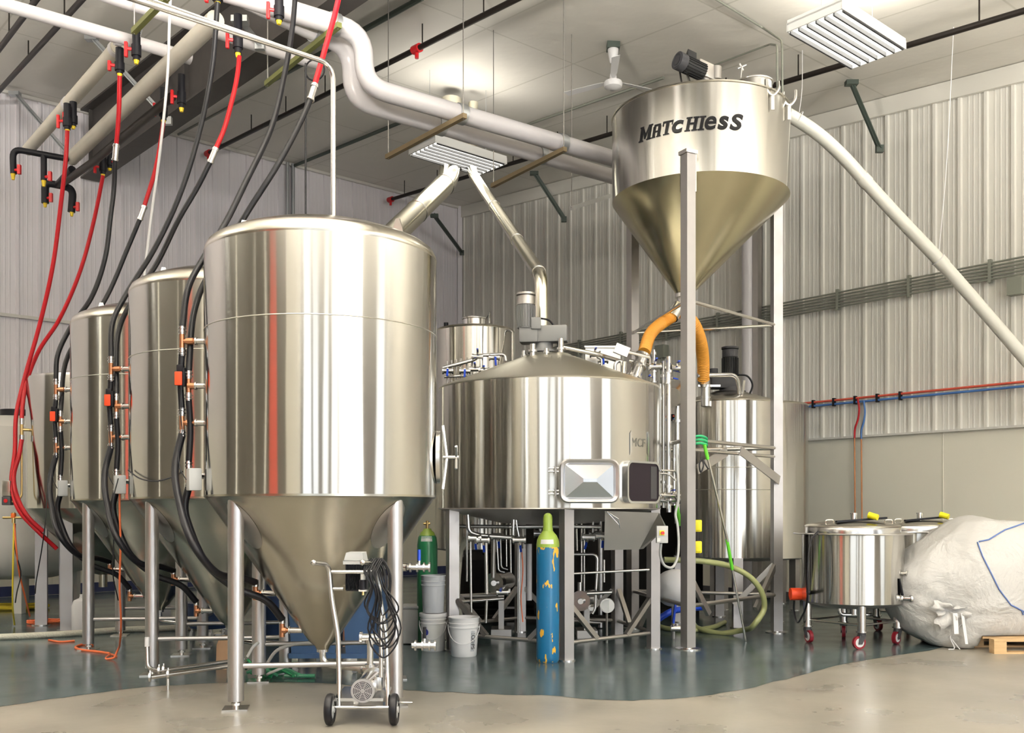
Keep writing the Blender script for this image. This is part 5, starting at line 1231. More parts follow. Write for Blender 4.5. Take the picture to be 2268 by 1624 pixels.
mb = MB(); mb.tube(PP((1470, 1240, 9.9), (1560, 1244, 10.0), (1620, 1256, 10.1), (1665, 1282, 10.15), (1690, 1320, 10.2), (1692, 1350, 10.25), (1675, 1378, 10.2), (1640, 1397, 10.6), (1597, 1403, 10.72), (1552, 1394, 10.9), (1535, 1382, 11.3)), .030, 12, smooth=8)
for v in mb.v: v.z = max(v.z, .004)
single('hose', mb, 'olive hose', 'translucent olive hose looping between the two front hopper legs', 'hose')
mb = MB(); mb.tube([G(1455, 1392) + up * .03, G(1490, 1400) + up * .03, G(1530, 1402) + up * .03, G(1570, 1397) + up * .03, G(1605, 1384) + up * .03], .028, 12, smooth=8); single('hose', mb, 'olive hose', 'olive hose lying on the floor behind the front hopper leg', 'hose')
mb = MB(); mb.tube([P(1458, 1372, 10.6), P(1480, 1358, 10.6), P(1512, 1350, 10.8), P(1560, 1345, 11.0)], .035, 12, smooth=6); single('hose', mb, 'blue plastic', 'blue hose resting low beside the front hopper leg', 'hose')
c = P(1490, 1392, 10.3); mb = MB(); mb.cyl(c + Vector((-.02, 0, -.0)), c + Vector((.10, 0, 0)), .035, seg=12); mb.cyl(c + Vector((.04, 0, 0)), c + Vector((.04, 0, .05)), .02, seg=8)
c.z = max(c.z, .05)
t = thing('drain_valve', c, 'small steel valve with blue handle on the floor by the hopper leg', 'valve'); obj('body', mb, 'bright steel', t)
obj('handle', MB().beam(c + Vector((0, -.03, .06)), c + Vector((.02, -.05, .26)), .05, .02), 'blue plastic', t)
c = P(1478, 1296, 10.3); t = thing('white_tub', (c.x, c.y, c.z - .2), 'tilted white plastic tub behind the hopper leg', 'tub')
n = Vector((-.55, -.8, .25)).normalized(); mb = MB(); mb.lathe([(.001, -.02), (.10, .0), (.17, .05), (.20, .14), (.205, .15), (.195, .15), (.16, .07), (.001, .02)], c, 32, axis=-n); obj('bowl', mb, 'white plastic', t)
mb = MB(); mb.cyl((c.x + .08, c.y + .1, 0), (c.x + .08, c.y + .1, c.z - .05), .02, seg=8); obj('stand', mb, 'dull steel', t)
# brush leaning on the rail
t = thing('brush', P(1622, 1290, 9.95), 'long-handled brush with lime ends leaning on the hopper rail', 'brush')
obj('pole', MB().cyl(P(1567, 1012, 9.62), P(1612, 1200, 9.9), .012, seg=12), 'steel', t)
obj('grip', MB().cyl(P(1560, 985, 9.6), P(1568, 1018, 9.62), .018, seg=12), 'lime handle', t)
obj('end_grip', MB().cyl(P(1610, 1195, 9.9), P(1622, 1262, 10.0), .017, seg=12), 'lime handle', t)
obj('tip', MB().cyl(P(1622, 1262, 10.0), Vector((PX(1652, 10.2), 10.2, .01)), .012, seg=10), 'steel', t)
mb = MB()
for k in range(3): mb.tube([P(1536, 968 + 8 * k, 9.64), P(1552, 966 + 8 * k, 9.62), P(1565, 972 + 7 * k, 9.65), P(1560, 980 + 5 * k, 9.70)], .014, 8, smooth=6)
single('coiled_hose', mb, 'green hose', 'green hose coiled over the hopper rail', 'hose')
mb = MB(); mb.tube(PP((1554, 1014, 9.6), (1549, 1030, 9.58), (1552, 1046, 9.58), (1558, 1032, 9.6), (1556, 1016, 9.62), (1563, 1030, 9.6), (1569, 1040, 9.6)), .008, 8, smooth=6); single('strap', mb, 'black rubber', 'small black strap hanging below the green hose', 'strap')
mb = MB(); mb.tube(PP((1498, 1120, 9.85), (1502, 1140, 9.82), (1506, 1165, 9.8)), .022, 8, smooth=4); single('lime_hose', mb, 'lime handle', 'short bright green hose end left of the front hopper leg', 'hose')

# ------------------------------------------------------------------ gas cylinders, buckets, bins
c = Vector((.325, 8.80, 0)); t = thing('gas_cylinder', c, 'tall blue gas cylinder with lime top and chipped yellow paint', 'cylinder')
mb = MB(); mb.lathe([(.001, .0), (.085, .0), (.100, .02), (.1045, .05), (.1045, .5), (.1045, 1.045)], c, 40); obj('body', mb, 'blue paint', t)
mb = MB(); mb.lathe([(.1048, 1.045), (.1045, 1.07), (.098, 1.11), (.080, 1.15), (.058, 1.175), (.048, 1.19), (.001, 1.19)], c, 40); obj('shoulder', mb, 'lime paint', t)
mb = MB(); mb.lathe([(.047, 1.18), (.046, 1.21), (.042, 1.23), (.042, 1.31), (.036, 1.335), (.02, 1.35), (.001, 1.354)], c, 28); obj('valve_cap', mb, 'lime paint', t)
mb = MB(); vs = []; fs = []
for i in range(9):
    a = R(-130 + 68 * i / 8)
    for z, r_ in ((1.075, .1062), (1.115, .0985)): vs.append(c + Vector((r_ * math.cos(a), r_ * math.sin(a), z)))
mb.add(vs, [(2 * i, 2 * i + 2, 2 * i + 3, 2 * i + 1) for i in range(8)]); obj('label', mb, 'label white', t)
c = Vector((-.87, 9.97, 0)); t = thing('gas_cylinder', c, 'green gas cylinder with lime top behind the stacked buckets', 'cylinder')
mb = MB(); mb.lathe([(.001, .0), (.09, .0), (.105, .05), (.105, 1.02), (.095, 1.10), (.07, 1.14), (.001, 1.15)], c, 36); obj('body', mb, 'green paint', t)
mb = MB(); mb.lathe([(.085, 1.115), (.07, 1.15), (.045, 1.17), (.04, 1.19), (.001, 1.19)], c, 28); obj('shoulder', mb, 'lime paint', t)
mb = MB(); mb.cyl(c + up * 1.18, c + up * 1.27, .016, seg=10); mb.cyl(c + Vector((-.04, 0, 1.24)), c + Vector((.03, 0, 1.24)), .012, seg=8); obj('valve', mb, 'brass', t)
mb = MB(); vs = []
for i in range(9):
    a = R(-125 + 70 * i / 8)
    for z, r_ in ((1.06, .1015), (1.11, .093)): vs.append(c + Vector((r_ * math.cos(a), r_ * math.sin(a), z)))
mb.add(vs, [(2 * i, 2 * i + 2, 2 * i + 3, 2 * i + 1) for i in range(8)]); obj('label', mb, 'label white', t)

def bucket(c, h, rt, rb, m, label, lid=False, handle=True, side=1, group=None):
    t = thing('bucket', c, label, 'bucket'); c = Vector(c)
    def rr(z): return rb + (rt - rb) * z / h
    prof = [(.001, 0), (rb - .006, 0), (rb, .008)] + [(rr(z), z) for z in (h * .3, h * .62, h * .72)] + [(rr(h * .72) + .006, h * .725), (rr(h * .75) + .006, h * .755), (rr(h * .76), h * .765), (rr(h * .84), h * .84), (rr(h * .84) + .006, h * .845), (rr(h * .86), h * .865), (rt, h * .97), (rt + .006, h * .975), (rt + .006, h), (rt - .003, h), (rb - .003, .012), (.001, .01)]
    mb = MB(); mb.lathe(prof, c, 40); obj('body', mb, m, t)
    if lid: mb = MB(); mb.lathe([(rt + .009, h - .03), (rt + .009, h + .004), (rt - .005, h + .006), (rt - .01, h), (.001, h)], c, 40); obj('lid', mb, 'white plastic', t)
    if handle:
        mb = MB(); hx = rt + .008; z = h * .80
        pts = [c + Vector((side * hx * math.cos(a_), -hx * .98 * math.sin(a_) * 1.0, z - .17 * math.sin(a_))) for a_ in [PI * k / 14 for k in range(15)]]
        mb.tube(pts, .0035, 6); obj('handle', mb, 'white plastic', t)
    return t, rr
c1 = Vector((-.775, 9.55, 0)); t, rr = bucket(c1, .365, .128, .112, 'white plastic', 'lidded white bucket at the bottom of the stack by the vessel leg', lid=True)
def decal(t, c, rr, a0, w_, z0, z1, m, name, lift=.0015):
    mb = MB(); vs = []
    for i in range(9):
        a = a0 + (i / 8 - .5) * w_
        for z in (z0, z1): r_ = rr(z) + lift; vs.append(c + Vector((r_ * math.cos(a), r_ * math.sin(a), z)))
    mb.add(vs, [(2 * i, 2 * i + 2, 2 * i + 3, 2 * i + 1) for i in range(8)]); return obj(name, mb, m, t)
decal(t, c1, rr, R(-83), 1.0, .05, .27, 'label white', 'label')
mb = MB(); vs, fs = [Vector((.022 * math.cos(a), .03 * math.sin(a), 0)) for a in [2 * PI * k / 12 for k in range(12)]], [tuple(range(12))]; on_shell(mb, vs, fs, c1, .121, R(-118), .19, .003); obj('warning_mark', mb, 'ink blue', t)
for k in range(4):
    vs, fs = text_mesh(['AREA', 'DANGER', 'CLEAN', 'ACID'][k] if False else '-----', .018, .0003); mb = MB(); on_shell(mb, vs, fs, c1, .117, R(-112), .10 - k * .012, .002); obj('small_print', mb, 'ink blue', t)
c2 = Vector((-.775, 9.55, .374)); bucket(c2, .365, .118, .103, 'grey plastic', 'grey bucket standing on the lidded white one', handle=False)
c3 = Vector((-.455, 9.19, 0)); t, rr = bucket(c3, .37, .143, .120, 'white plastic', 'open white bucket with vertical lettering on the floor by the vessel leg')
decal(t, c3, rr, R(-48), .36, .055, .245, 'grey plastic', 'panel', .0012)
def vtext(txt, t, c, rad, a0, z0, size, m, name):
    vs, fs = text_mesh(txt, size, .0003, .0008); mb = MB(); on_shell(mb, [Vector((v.y, -v.x, v.z)) for v in vs], fs, c, rad, a0, z0, .004); return obj(name, mb, m, t)
vtext('HO', t, c3, .131, R(-48), .21, .06, 'ink', 'lettering'); vtext('PS', t, c3, .127, R(-48), .10, .055, 'ink', 'lettering')
mb = MB(); c_ = c3 + Vector((0, 0, .155)); pts = [];
vs, fs = [], []
for k in range(24):
    a = 2 * PI * k / 24
    for r_ in (.022, .018): vs.append(Vector((r_ * math.cos(a), r_ * math.sin(a), 0)))
fs = [(2 * k, (2 * k + 2) % 48, (2 * k + 3) % 48, 2 * k + 1) for k in range(24)]
o_ = len(vs); vs += [Vector((-.016, -.012, 0)), Vector((-.012, -.016, 0)), Vector((.016, .012, 0)), Vector((.012, .016, 0))]; fs += [(o_, o_ + 1, o_ + 2, o_ + 3)]
on_shell(mb, vs, fs, c3, .1295, R(-48), .155, .004); obj('symbol', mb, 'ink', t)
t = thing('grey_bin', (-1.03, 10.05, 0), 'small grey bin left of the bucket stack', 'bin')
mb = MB(); mb.box((-1.03, 10.05, .19), (.20, .26, .36), bev=.02); obj('body', mb, 'grey box', t); mb = MB(); mb.box((-1.03, 10.05, .385), (.22, .28, .03), bev=.01); obj('rim', mb, 'grey box', t)

# blue wheeled bins behind the fermenters
t = thing('wheeled_bin', (-1.45, 8.42, 0), 'big blue bin on castors behind the front tank', 'bin')
for k in (0, 1):
    x = -1.68 + .46 * k
    mb = MB(); b = [(-.20, -.2), (.20, -.2), (.20, .2), (-.20, .2)]
    mb.add([Vector((x + p * .92, 8.38 + q_ * .92, .17)) for p, q_ in b] + [Vector((x + p * 1.08, 8.38 + q_ * 1.08, .80)) for p, q_ in b], [(3, 2, 1, 0), (0, 1, 5, 4), (1, 2, 6, 5), (2, 3, 7, 6), (3, 0, 4, 7), (4, 5, 6, 7)]); obj('tub', mb, 'blue bin', t, ang=10)
mb = MB(); mb.box((-1.45, 8.38, .15), (.86, .42, .04)); obj('dolly', mb, 'blue bin', t)
for x, y_ in ((-1.83, 8.2), (-1.33, 8.2), (-1.08, 8.2), (-1.7, 8.55), (-1.1, 8.55)):
    mb = MB(); mb.cyl((x - .015, y_, .055), (x + .015, y_, .055), .05, seg=18); cs = obj('caster', mb, 'white plastic', t)
    mb = MB(); mb.box((x, y_, .11), (.05, .05, .05)); mb.box((x - .024, y_, .08), (.004, .04, .08)); mb.box((x + .024, y_, .08), (.004, .04, .08)); obj('fork', mb, 'steel', cs)
for x in (-1.53, -1.19): mb = MB(); mb.box((x, 8.165, .30), (.04, .004, .06)); obj('sticker', mb, 'label white', t)
c = Vector((-3.22, 10.35, 0)); t = thing('dolly_tub', c, 'navy round tub on a wheeled dolly under the third tank', 'tub')
mb = MB(); mb.lathe([(.001, .13), (.20, .13), (.22, .16), (.235, .36), (.25, .37), (.25, .40), (.001, .40)], c, 32); obj('tub', mb, 'navy bin', t)
for a in (200, 290, 20, 110):
    q = c + Vector((.18 * math.cos(R(a)), .18 * math.sin(R(a)), 0)); mb = MB(); mb.cyl(q + Vector((-.015, 0, .05)), q + Vector((.015, 0, .05)), .05, seg=16); mb.cyl(q + up * .08, q + up * .13, .015, seg=8); obj('caster', mb, 'white plastic', t)
c = Vector((-2.55, 10.9, 0)); t = thing('blue_drum', c, 'dark blue drum in the shadow behind the second tank', 'drum')
mb = MB(); mb.lathe([(.001, 0), (.27, 0), (.28, .02), (.28, .3), (.287, .31), (.28, .32), (.28, .6), (.287, .61), (.28, .62), (.28, .86), (.25, .9), (.001, .9)], c, 36); obj('body', mb, 'navy bin', t)
mb = MB(); mb.torus(c + up * .84, .283, .012, seg=36, s2=8); obj('ring', mb, 'galvanised', t)

# ------------------------------------------------------------------ pump cart
t = thing('pump_cart', (-1.05, 6.2, 0), 'two-wheeled stainless pump cart in front of the nearest tank', 'cart')
WY = 6.22; xl, xr = PX(731, WY), PX(873, WY)
for x in (xl, xr):
    mb = MB(); mb.lathe([(.060, -.022), (.085, -.026), (.098, -.018), (.103, 0), (.098, .018), (.085, .026), (.060, .022)], (x, WY, .103), 40, axis=(1, 0, 0)); wh = obj('wheel', mb, 'black rubber', t)
    mb = MB(); mb.cyl((x - .018, WY, .103), (x + .018, WY, .103), .062, seg=28); mb.cyl((x - .03, WY, .103), (x + .03, WY, .103), .022, seg=14); obj('hub', mb, 'grey box', wh)
mb = MB(); mb.cyl((xl, WY, .115), (xr + .03, WY, .115), .011, seg=12); obj('axle', mb, 'bright steel', t)
mb = MB(); mb.cyl((xr, WY + .08, .13), (xr + .11, WY + .08, .13), .008, seg=8); obj('kickstand', mb, 'bright steel', t)
ul = PX(751, 6.3); ur = PX(858, 6.3)
for x, nm in ((ul, 0), (ur, 1)):
    mb = MB(); mb.tube(fillet([Vector((x + .01, 6.24, .12)), Vector((x, 6.30, .30)), Vector((x - .01, 6.32, .56)), Vector((x - .055, 6.34, .80)), Vector((x - .075, 6.34, 1.025)), Vector((x - .145, 6.20, 1.045))], .06), .0165, 14); up_ = obj('handle_post', mb, 'bright steel', t)
    mb = MB(); mb.sphere(Vector((x - .145, 6.20, 1.045)), .0195, 14); obj('grip_cap', mb, 'bright steel', up_)
mb = MB(); mb.cyl((ul - .065, 6.345, .975), (ur - .08, 6.345, .975), .013, seg=12); mb.cyl((ul - .05, 6.345, .865), (ul + .02, 6.345, .865), .011, seg=12); obj('cross_bar', mb, 'bright steel', t)
mb = MB(); mb.cyl((PX(844, 6.27), 6.27, .30), (PX(844, 6.27), 6.27, .68), .014, seg=12); mb.cyl((PX(844, 6.27), 6.27, .68), (PX(844, 6.27), 6.27, .70), .018, seg=12); obj('cable_post', mb, 'bright steel', t)
mb = MB(); mb.box((PX(802, 6.4), 6.45, .16), (.32, .42, .02)); mb.box((PX(790, 6.3), 6.28, .15), (.03, .03, .07)); obj('deck', mb, 'steel', t)
# speed controller with cooling fins
cx_ = PX(785, 6.4)
mb = MB(); q = [(-.066, 1.045), (.066, 1.045), (.056, 1.10), (-.05, 1.10)]
mb.add([Vector((cx_ + a, 6.37, z)) for a, z in q] + [Vector((cx_ + a, 6.55, z)) for a, z in q], [(0, 1, 2, 3), (7, 6, 5, 4), (0, 4, 5, 1), (1, 5, 6, 2), (2, 6, 7, 3), (3, 7, 4, 0)]); mb.box((cx_, 6.47, 1.035), (.14, .20, .025)); dc_ = obj('controller', mb, 'grey box', t, ang=15)
mb = MB(); mb.box((cx_ + .006, 6.48, .935), (.125, .14, .18))
for k in range(15): mb.box((cx_ - .056 + .0088 * k + .004, 6.395, .94), (.0038, .05, .17))
obj('heat_sink', mb, 'black plastic', dc_)
# motor facing the camera, pump head behind
mc = Vector((PX(803, 6.2), 6.20, Z(1531, 6.2)))
mb = MB(); mb.cyl(mc + Vector((0, .02, 0)), mc + Vector((.03, .30, .02)), .072, seg=32); mb.box(mc + Vector((.085, .14, .03)), (.05, .10, .09), bev=.01); mo = obj('motor', mb, 'bright steel', t)
mb = MB(); mb.cyl(mc, mc + Vector((0, .03, 0)), .076, seg=36); obj('fan_cover', mb, 'satin steel', mo)
mb = MB()
for r_ in (.018, .028, .038, .048, .058): mb.torus(mc - Vector((0, .001, 0)), r_, .0022, (0, 1, 0), 36, 6)
obj('grille', mb, 'dark interior', mo)
mb = MB()
for k in range(4): a = PI * k / 4 + .4; mb.beam(mc + Vector((-.066 * math.cos(a), -.003, -.066 * math.sin(a))), mc + Vector((.066 * math.cos(a), -.003, .066 * math.sin(a))), .004, .004, up=(0, 1, 0))
obj('grille_bars', mb, 'satin steel', mo)
mb = MB(); mb.cyl(mc + Vector((.03, .30, .02)), mc + Vector((.035, .37, .025)), .085, seg=28); mb.cyl(mc + Vector((.0, .33, .05)), mc + Vector((.0, .33, .30)), .022, seg=14)
mb.cyl(mc + Vector((-.06, .33, .30)), mc + Vector((.10, .33, .30)), .026, seg=14)
for x_, z_ in ((-.06, .3), (.10, .3)): mb.cyl(mc + Vector((x_ - .008, .33, z_)), mc + Vector((x_ + .008, .33, z_)), .038, seg=16)
mb.cyl(mc + Vector((0, .33, .285)), mc + Vector((0, .33, .26)), .036, seg=16); mb.cyl(mc + Vector((0, .33, .12)), mc + Vector((0, .33, .10)), .036, seg=16); obj('pump_head', mb, 'bright steel', t)
mb = MB(); mb.cyl((PX(803, 6.25), 6.27, .93), (PX(803, 6.25), 6.27, .86), .024, seg=16); f_ = obj('regulator', mb, 'black plastic', t)
mb = MB(); mb.cyl((PX(803, 6.25), 6.27, .855), (PX(803, 6.25), 6.27, .865), .029, seg=16); mb.cyl((PX(803, 6.25), 6.27, .93), (PX(803, 6.25), 6.27, .965), .016, seg=12); obj('regulator_ring', mb, 'label white', f_)
obj('regulator_tip', MB().cyl((PX(803, 6.25), 6.27, .855), (PX(803, 6.25), 6.27, .83), .008, seg=8), 'brass', f_)
rc = random.Random(5)
for k in range(9):
    x0 = ur - .11 + .010 * k; w1 = rc.uniform(.03, .075); low = rc.uniform(.50, .70) if k < 6 else rc.uniform(.42, .5); yy = 6.24 + .008 * (k % 4)
    top_ = 1.055 - .008 * (k % 3); sh = rc.uniform(-.02, .05)
    mb = MB(); mb.tube([Vector((x0, yy + .03, top_ + .012)), Vector((x0 - .03, yy - .02, top_ - .06)), Vector((x0 + .02 + sh * .5 - w1 * .4, yy - .02, (top_ + low) / 2 + .05)), Vector((x0 + .01 + sh - w1, yy, low + .08)), Vector((x0 + .03 + sh, yy, low)), Vector((x0 + .06 + sh + w1, yy + .01, low + .09)), Vector((x0 + .045 + sh * .5 + w1 * .3, yy + .01, (top_ + low) / 2 + .04)), Vector((x0 + .045, yy + .04, top_ - .05)), Vector((x0 + .01, yy + .05, top_ + .012))], .0055, 7, smooth=6)
    cb = obj('cable_loop', mb, 'black rubber', t)

# ------------------------------------------------------------------ floor-level pipes, tubing, cardboard, cords
t = thing('cip_pipes', P(360, 1490, 7.6), 'twin steel pipes low on the floor, running under the second tank', 'pipes')
mb = MB(); mb.tube(fillet([P(326, 1432, 7.55), P(327, 1478, 7.5), P(345, 1487, 7.55), P(540, 1461, 8.05)], .06), .017, 12); obj('pipe', mb, 'bright steel', t)
mb = MB(); mb.tube([P(333, 1500, 7.35), P(540, 1470, 7.9)], .020, 12); obj('pipe', mb, 'bright steel', t)
for x, y, d_ in ((352, 1486, 7.55), (362, 1484, 7.6), (372, 1494, 7.45), (332, 1500, 7.34)):
    q = P(x, y, d_); mb = MB(); mb.cyl(q - Vector((.008, .002, 0)), q + Vector((.008, .002, 0)), .034, seg=16); mb.cyl(q, q + up * .05, .008, seg=6); obj('clamp', mb, 'bright steel', t)
obj('sight_cap', MB().cyl(P(326, 1432, 7.55), P(326, 1412, 7.55), .019, seg=14), 'white plastic', t)
mb = MB(); q = P(372, 1498, 7.46); mb.cyl((q.x, q.y, 0), q, .012, seg=8); obj('support', mb, 'steel', t); q = P(505, 1480, 7.8); mb = MB(); mb.cyl((q.x, q.y, 0), q, .012, seg=8); obj('support', mb, 'steel', t)
mb = MB(); a = G(478, 1481); b = G(514, 1486); mb.prism([a, b, b + Vector((0, .03, .29)), a + Vector((.03, .03, .28)), a + Vector((0, .02, .20))], Vector((.02, .06, 0))); single('cardboard_piece', mb, 'cardboard', 'torn brown cardboard piece standing behind the front tank leg', 'cardboard')
t = thing('tubing', G(570, 1505), 'loose clear green tubing in a heap on the floor between tank legs', 'tubing')
rg = random.Random(11)
for k in range(7):
    a = G(548 + 9 * k, 1500 + rg.uniform(-6, 6)) + up * rg.uniform(.02, .05); b = G(590 + 12 * k, 1500 + rg.uniform(-8, 7)) + up * rg.uniform(.02, .04)
    obj('tube', MB().tube([a, a.lerp(b, .5) + Vector((0, rg.uniform(-.05, .05), rg.uniform(.01, .05))), b], rg.uniform(.012, .02), 8, smooth=5), 'green glass' if k % 2 else 'clear green', t)
obj('tube', MB().tube([G(545, 1490) + up * .03, P(556, 1470, 7.9), P(572, 1498, 7.9), G(585, 1504) + up * .02], .012, 8, smooth=5), 'green glass', t)
mb = MB(); a = G(630, 1503) + up * .02; b = G(698, 1503) + up * .02; mb.cyl(a, b, .016, seg=8); obj('tube', mb, 'clear green', t)
mb = MB(); mb.tube([G(582, 1500) + up * .015, P(592, 1470, 7.75), P(615, 1440, 7.7), P(650, 1428, 7.75), P(700, 1424, 7.8), P(760, 1424, 8.0)], .013, 10, smooth=6); single('tubing', mb, 'grey hose', 'translucent tubing arching between the front tank legs', 'tubing')
mb = MB(); mb.tube([G(590, 1500) + up * .015, P(610, 1486, 7.7), P(640, 1474, 7.75), P(700, 1470, 7.85)], .011, 10, smooth=6); single('tubing', mb, 'grey hose', 'lower translucent tube just above the green tubing', 'tubing')
mb = MB(); mb.tube([P(548, 1455, 7.2), P(562, 1432, 7.2), P(572, 1424, 7.25)], .011, 10, smooth=6); single('tubing', mb, 'grey hose', 'short grey tube sticking up behind the frontmost leg', 'tubing')
mb = MB(); mb.tube([G(-40, 1420) + up * .035, G(60, 1416) + up * .035, G(180, 1409) + up * .035, G(270, 1402) + up * .035, G(360, 1399) + up * .035, G(470, 1393) + up * .035], .034, 14, smooth=8); single('hose', mb, 'pale hose', 'thick cream hose lying across the floor under the tank row', 'hose')
c = Vector((PX(184, 10.95), 10.95, 0)); t = thing('jug', c, 'white plastic jug beside the square leg of the last tank', 'jug')
mb = MB(); mb.lathe([(.001, 0), (.11, 0), (.12, .02), (.12, .30), (.10, .36), (.04, .39), (.04, .40), (.001, .40)], c, 28); obj('body', mb, 'white plastic', t); mb = MB(); mb.cyl(c + up * .40, c + up * .43, .035, seg=16); obj('cap', mb, 'white plastic', t)
# orange extension cord by the second tank
pts = [P(266, 1052, 8.45), P(265, 1120, 8.43), P(267, 1210, 8.45), P(265, 1300, 8.5), P(268, 1380, 8.6), P(266, 1420, 8.75), P(258, 1446, 8.95), G(252, 1462) + up * .02, G(243, 1462) + up * .01, G(247, 1452) + up * .01, G(258, 1456) + up * .01]
t = thing('extension_cord', G(250, 1462), 'orange cord hanging beside the second tank down to the floor', 'cord')
obj('cord', MB().tube(pts, .009, 8, smooth=8), 'orange cord', t)
obj('cord', MB().tube([G(243, 1450) + up * .01, G(215, 1446) + up * .01, G(180, 1442) + up * .01, G(170, 1434) + up * .01, G(185, 1430) + up * .01, G(205, 1432) + up * .01], .012, 8, smooth=8), 'orange cord', t)
mb = MB(); mb.tube([G(108, 1420) + up * .01, G(140, 1424) + up * .01, G(165, 1422) + up * .01], .010, 8, smooth=4); single('extension_cord', mb, 'orange cord', 'short stretch of orange cord on the floor before the square legs', 'cord')
def coil(c, r0, n, rr_, seedv, sq=.9):
    rk = random.Random(seedv); mb = MB(); pts = []
    for i in range(n * 14 + 1):
        a = 2 * PI * i / 14; r = r0 * (.75 + .25 * math.sin(i * .61 + seedv)) ; pts.append(Vector(c) + Vector((r * math.cos(a), r * sq * math.sin(a), rr_ + (i / (n * 14)) * rr_ * 2.6 + rk.uniform(0, rr_))))
    mb.tube(pts, rr_, 7, smooth=2); return mb
single('cord', coil(G(105, 1381), .24, 6, .010, 3, .6), 'orange cord', 'orange cord coiled on the floor round the far square leg', 'cord')
single('cord', coil(G(20, 1349), .55, 5, .014, 5, .5), 'yellow cord', 'yellow cord heaped on the floor at the left edge', 'cord')
single('cord', MB().tube(PP((31, 1150, 11.0), (29, 1250, 11.0), (28, 1340, 11.2), (32, 1384, 11.5)), .010, 8, smooth=6), 'yellow cord', 'yellow cord hanging at the far left edge', 'cord')
single('cord', MB().tube(PP((32, 1160, 11.0), (36, 1215, 11.0), (42, 1265, 11.1), (55, 1320, 11.3), (66, 1365, 11.6)), .010, 8, smooth=6), 'orange cord', 'orange cord hanging beside the yellow one at far left', 'cord')
single('cord', MB().tube(PP((34, 1160, 11.02), (33, 1215, 11.0), (46, 1275, 11.1), (38, 1310, 11.1), (34, 1335, 11.2)), .007, 8, smooth=6), 'black rubber', 'thin black cord dangling with the orange one at far left', 'cord')
single('cord', MB().tube(PP((104, 1090, 10.95), (100, 1160, 10.8), (92, 1220, 10.9), (80, 1290, 11.0), (78, 1315, 11.1)), .006, 6, smooth=6), 'black rubber', 'thin black wire from the grey box down to the square leg', 'cord')
single('cord', MB().tube(PP((262, 1060, 8.3), (250, 1110, 8.25), (252, 1190, 8.25), (250, 1270, 8.3), (262, 1330, 8.5)), .005, 6, smooth=6), 'black rubber', 'thin black wire hanging just left of the orange cord', 'cord')
single('cord', MB().tube(PP((284, 1042, 8.2), (310, 1060, 8.0), (345, 1066, 7.8), (380, 1058, 7.6), (404, 1045, 7.2)), .006, 6, smooth=6), 'black rubber', 'sagging grey wire strung between the first and second tanks', 'cord')
q = P(17, 1092, 11.0); t = thing('solenoid_box', q, 'grey valve box with red mark at the left edge', 'valve')
obj('box', MB().box(q + up * .05, (.09, .08, .18), bev=.01), 'steel', t); obj('base', MB().box(q + Vector((.0, 0, -.09)), (.10, .08, .10), bev=.01), 'charcoal', t); obj('mark', MB().cyl(q + Vector((.0, -.042, -.09)), q + Vector((.0, -.048, -.09)), .022, seg=16), 'red plastic', t)
obj('pipe', MB().tube(fillet([q + Vector((0, 0, -.1)), q + Vector((.1, 0, -.1)), P(48, 1100, 11.1), P(48, 960, 11.15)], .05), .012, 8), 'brass', t)
q = P(30, 1147, 11.0); t = thing('brass_valve', q, 'brass cross valve with orange collar at the far left', 'valve')
mb = MB(); mb.cyl(q - Vector((.12, 0, 0)), q + Vector((.12, 0, 0)), .014, seg=10); mb.cyl(q - up * .06, q + up * .06, .02, seg=12); obj('body', mb, 'brass', t); obj('collar', MB().cyl(q + up * .0, q + up * .05, .028, seg=14), 'orange plastic', t)
# big white poly tank behind the row
c = Vector((-6.95, 13.6, 0)); t = thing('poly_tank', c, 'big rounded white plastic tank at the far left behind the row', 'tank')
mb = MB(); mb.lathe([(.001, .42), (.5, .44), (.85, .52), (1.0, .70), (1.03, .95), (1.03, 2.25), (.98, 2.48), (.80, 2.62), (.3, 2.68), (.001, 2.68)], c, 56); obj('body', mb, 'poly tank', t)
mb = MB(); mb.cyl(c + up * 2.68, c + up * 2.78, .2, seg=28); obj('lid', mb, 'black plastic', t)
for a in (225, 300, 20, 110): q = c + Vector((.75 * math.cos(R(a)), .75 * math.sin(R(a)), 0)); mb = MB(); mb.box(q + up * .27, (.12, .12, .54)); obj('leg', mb, 'wall paint', t)

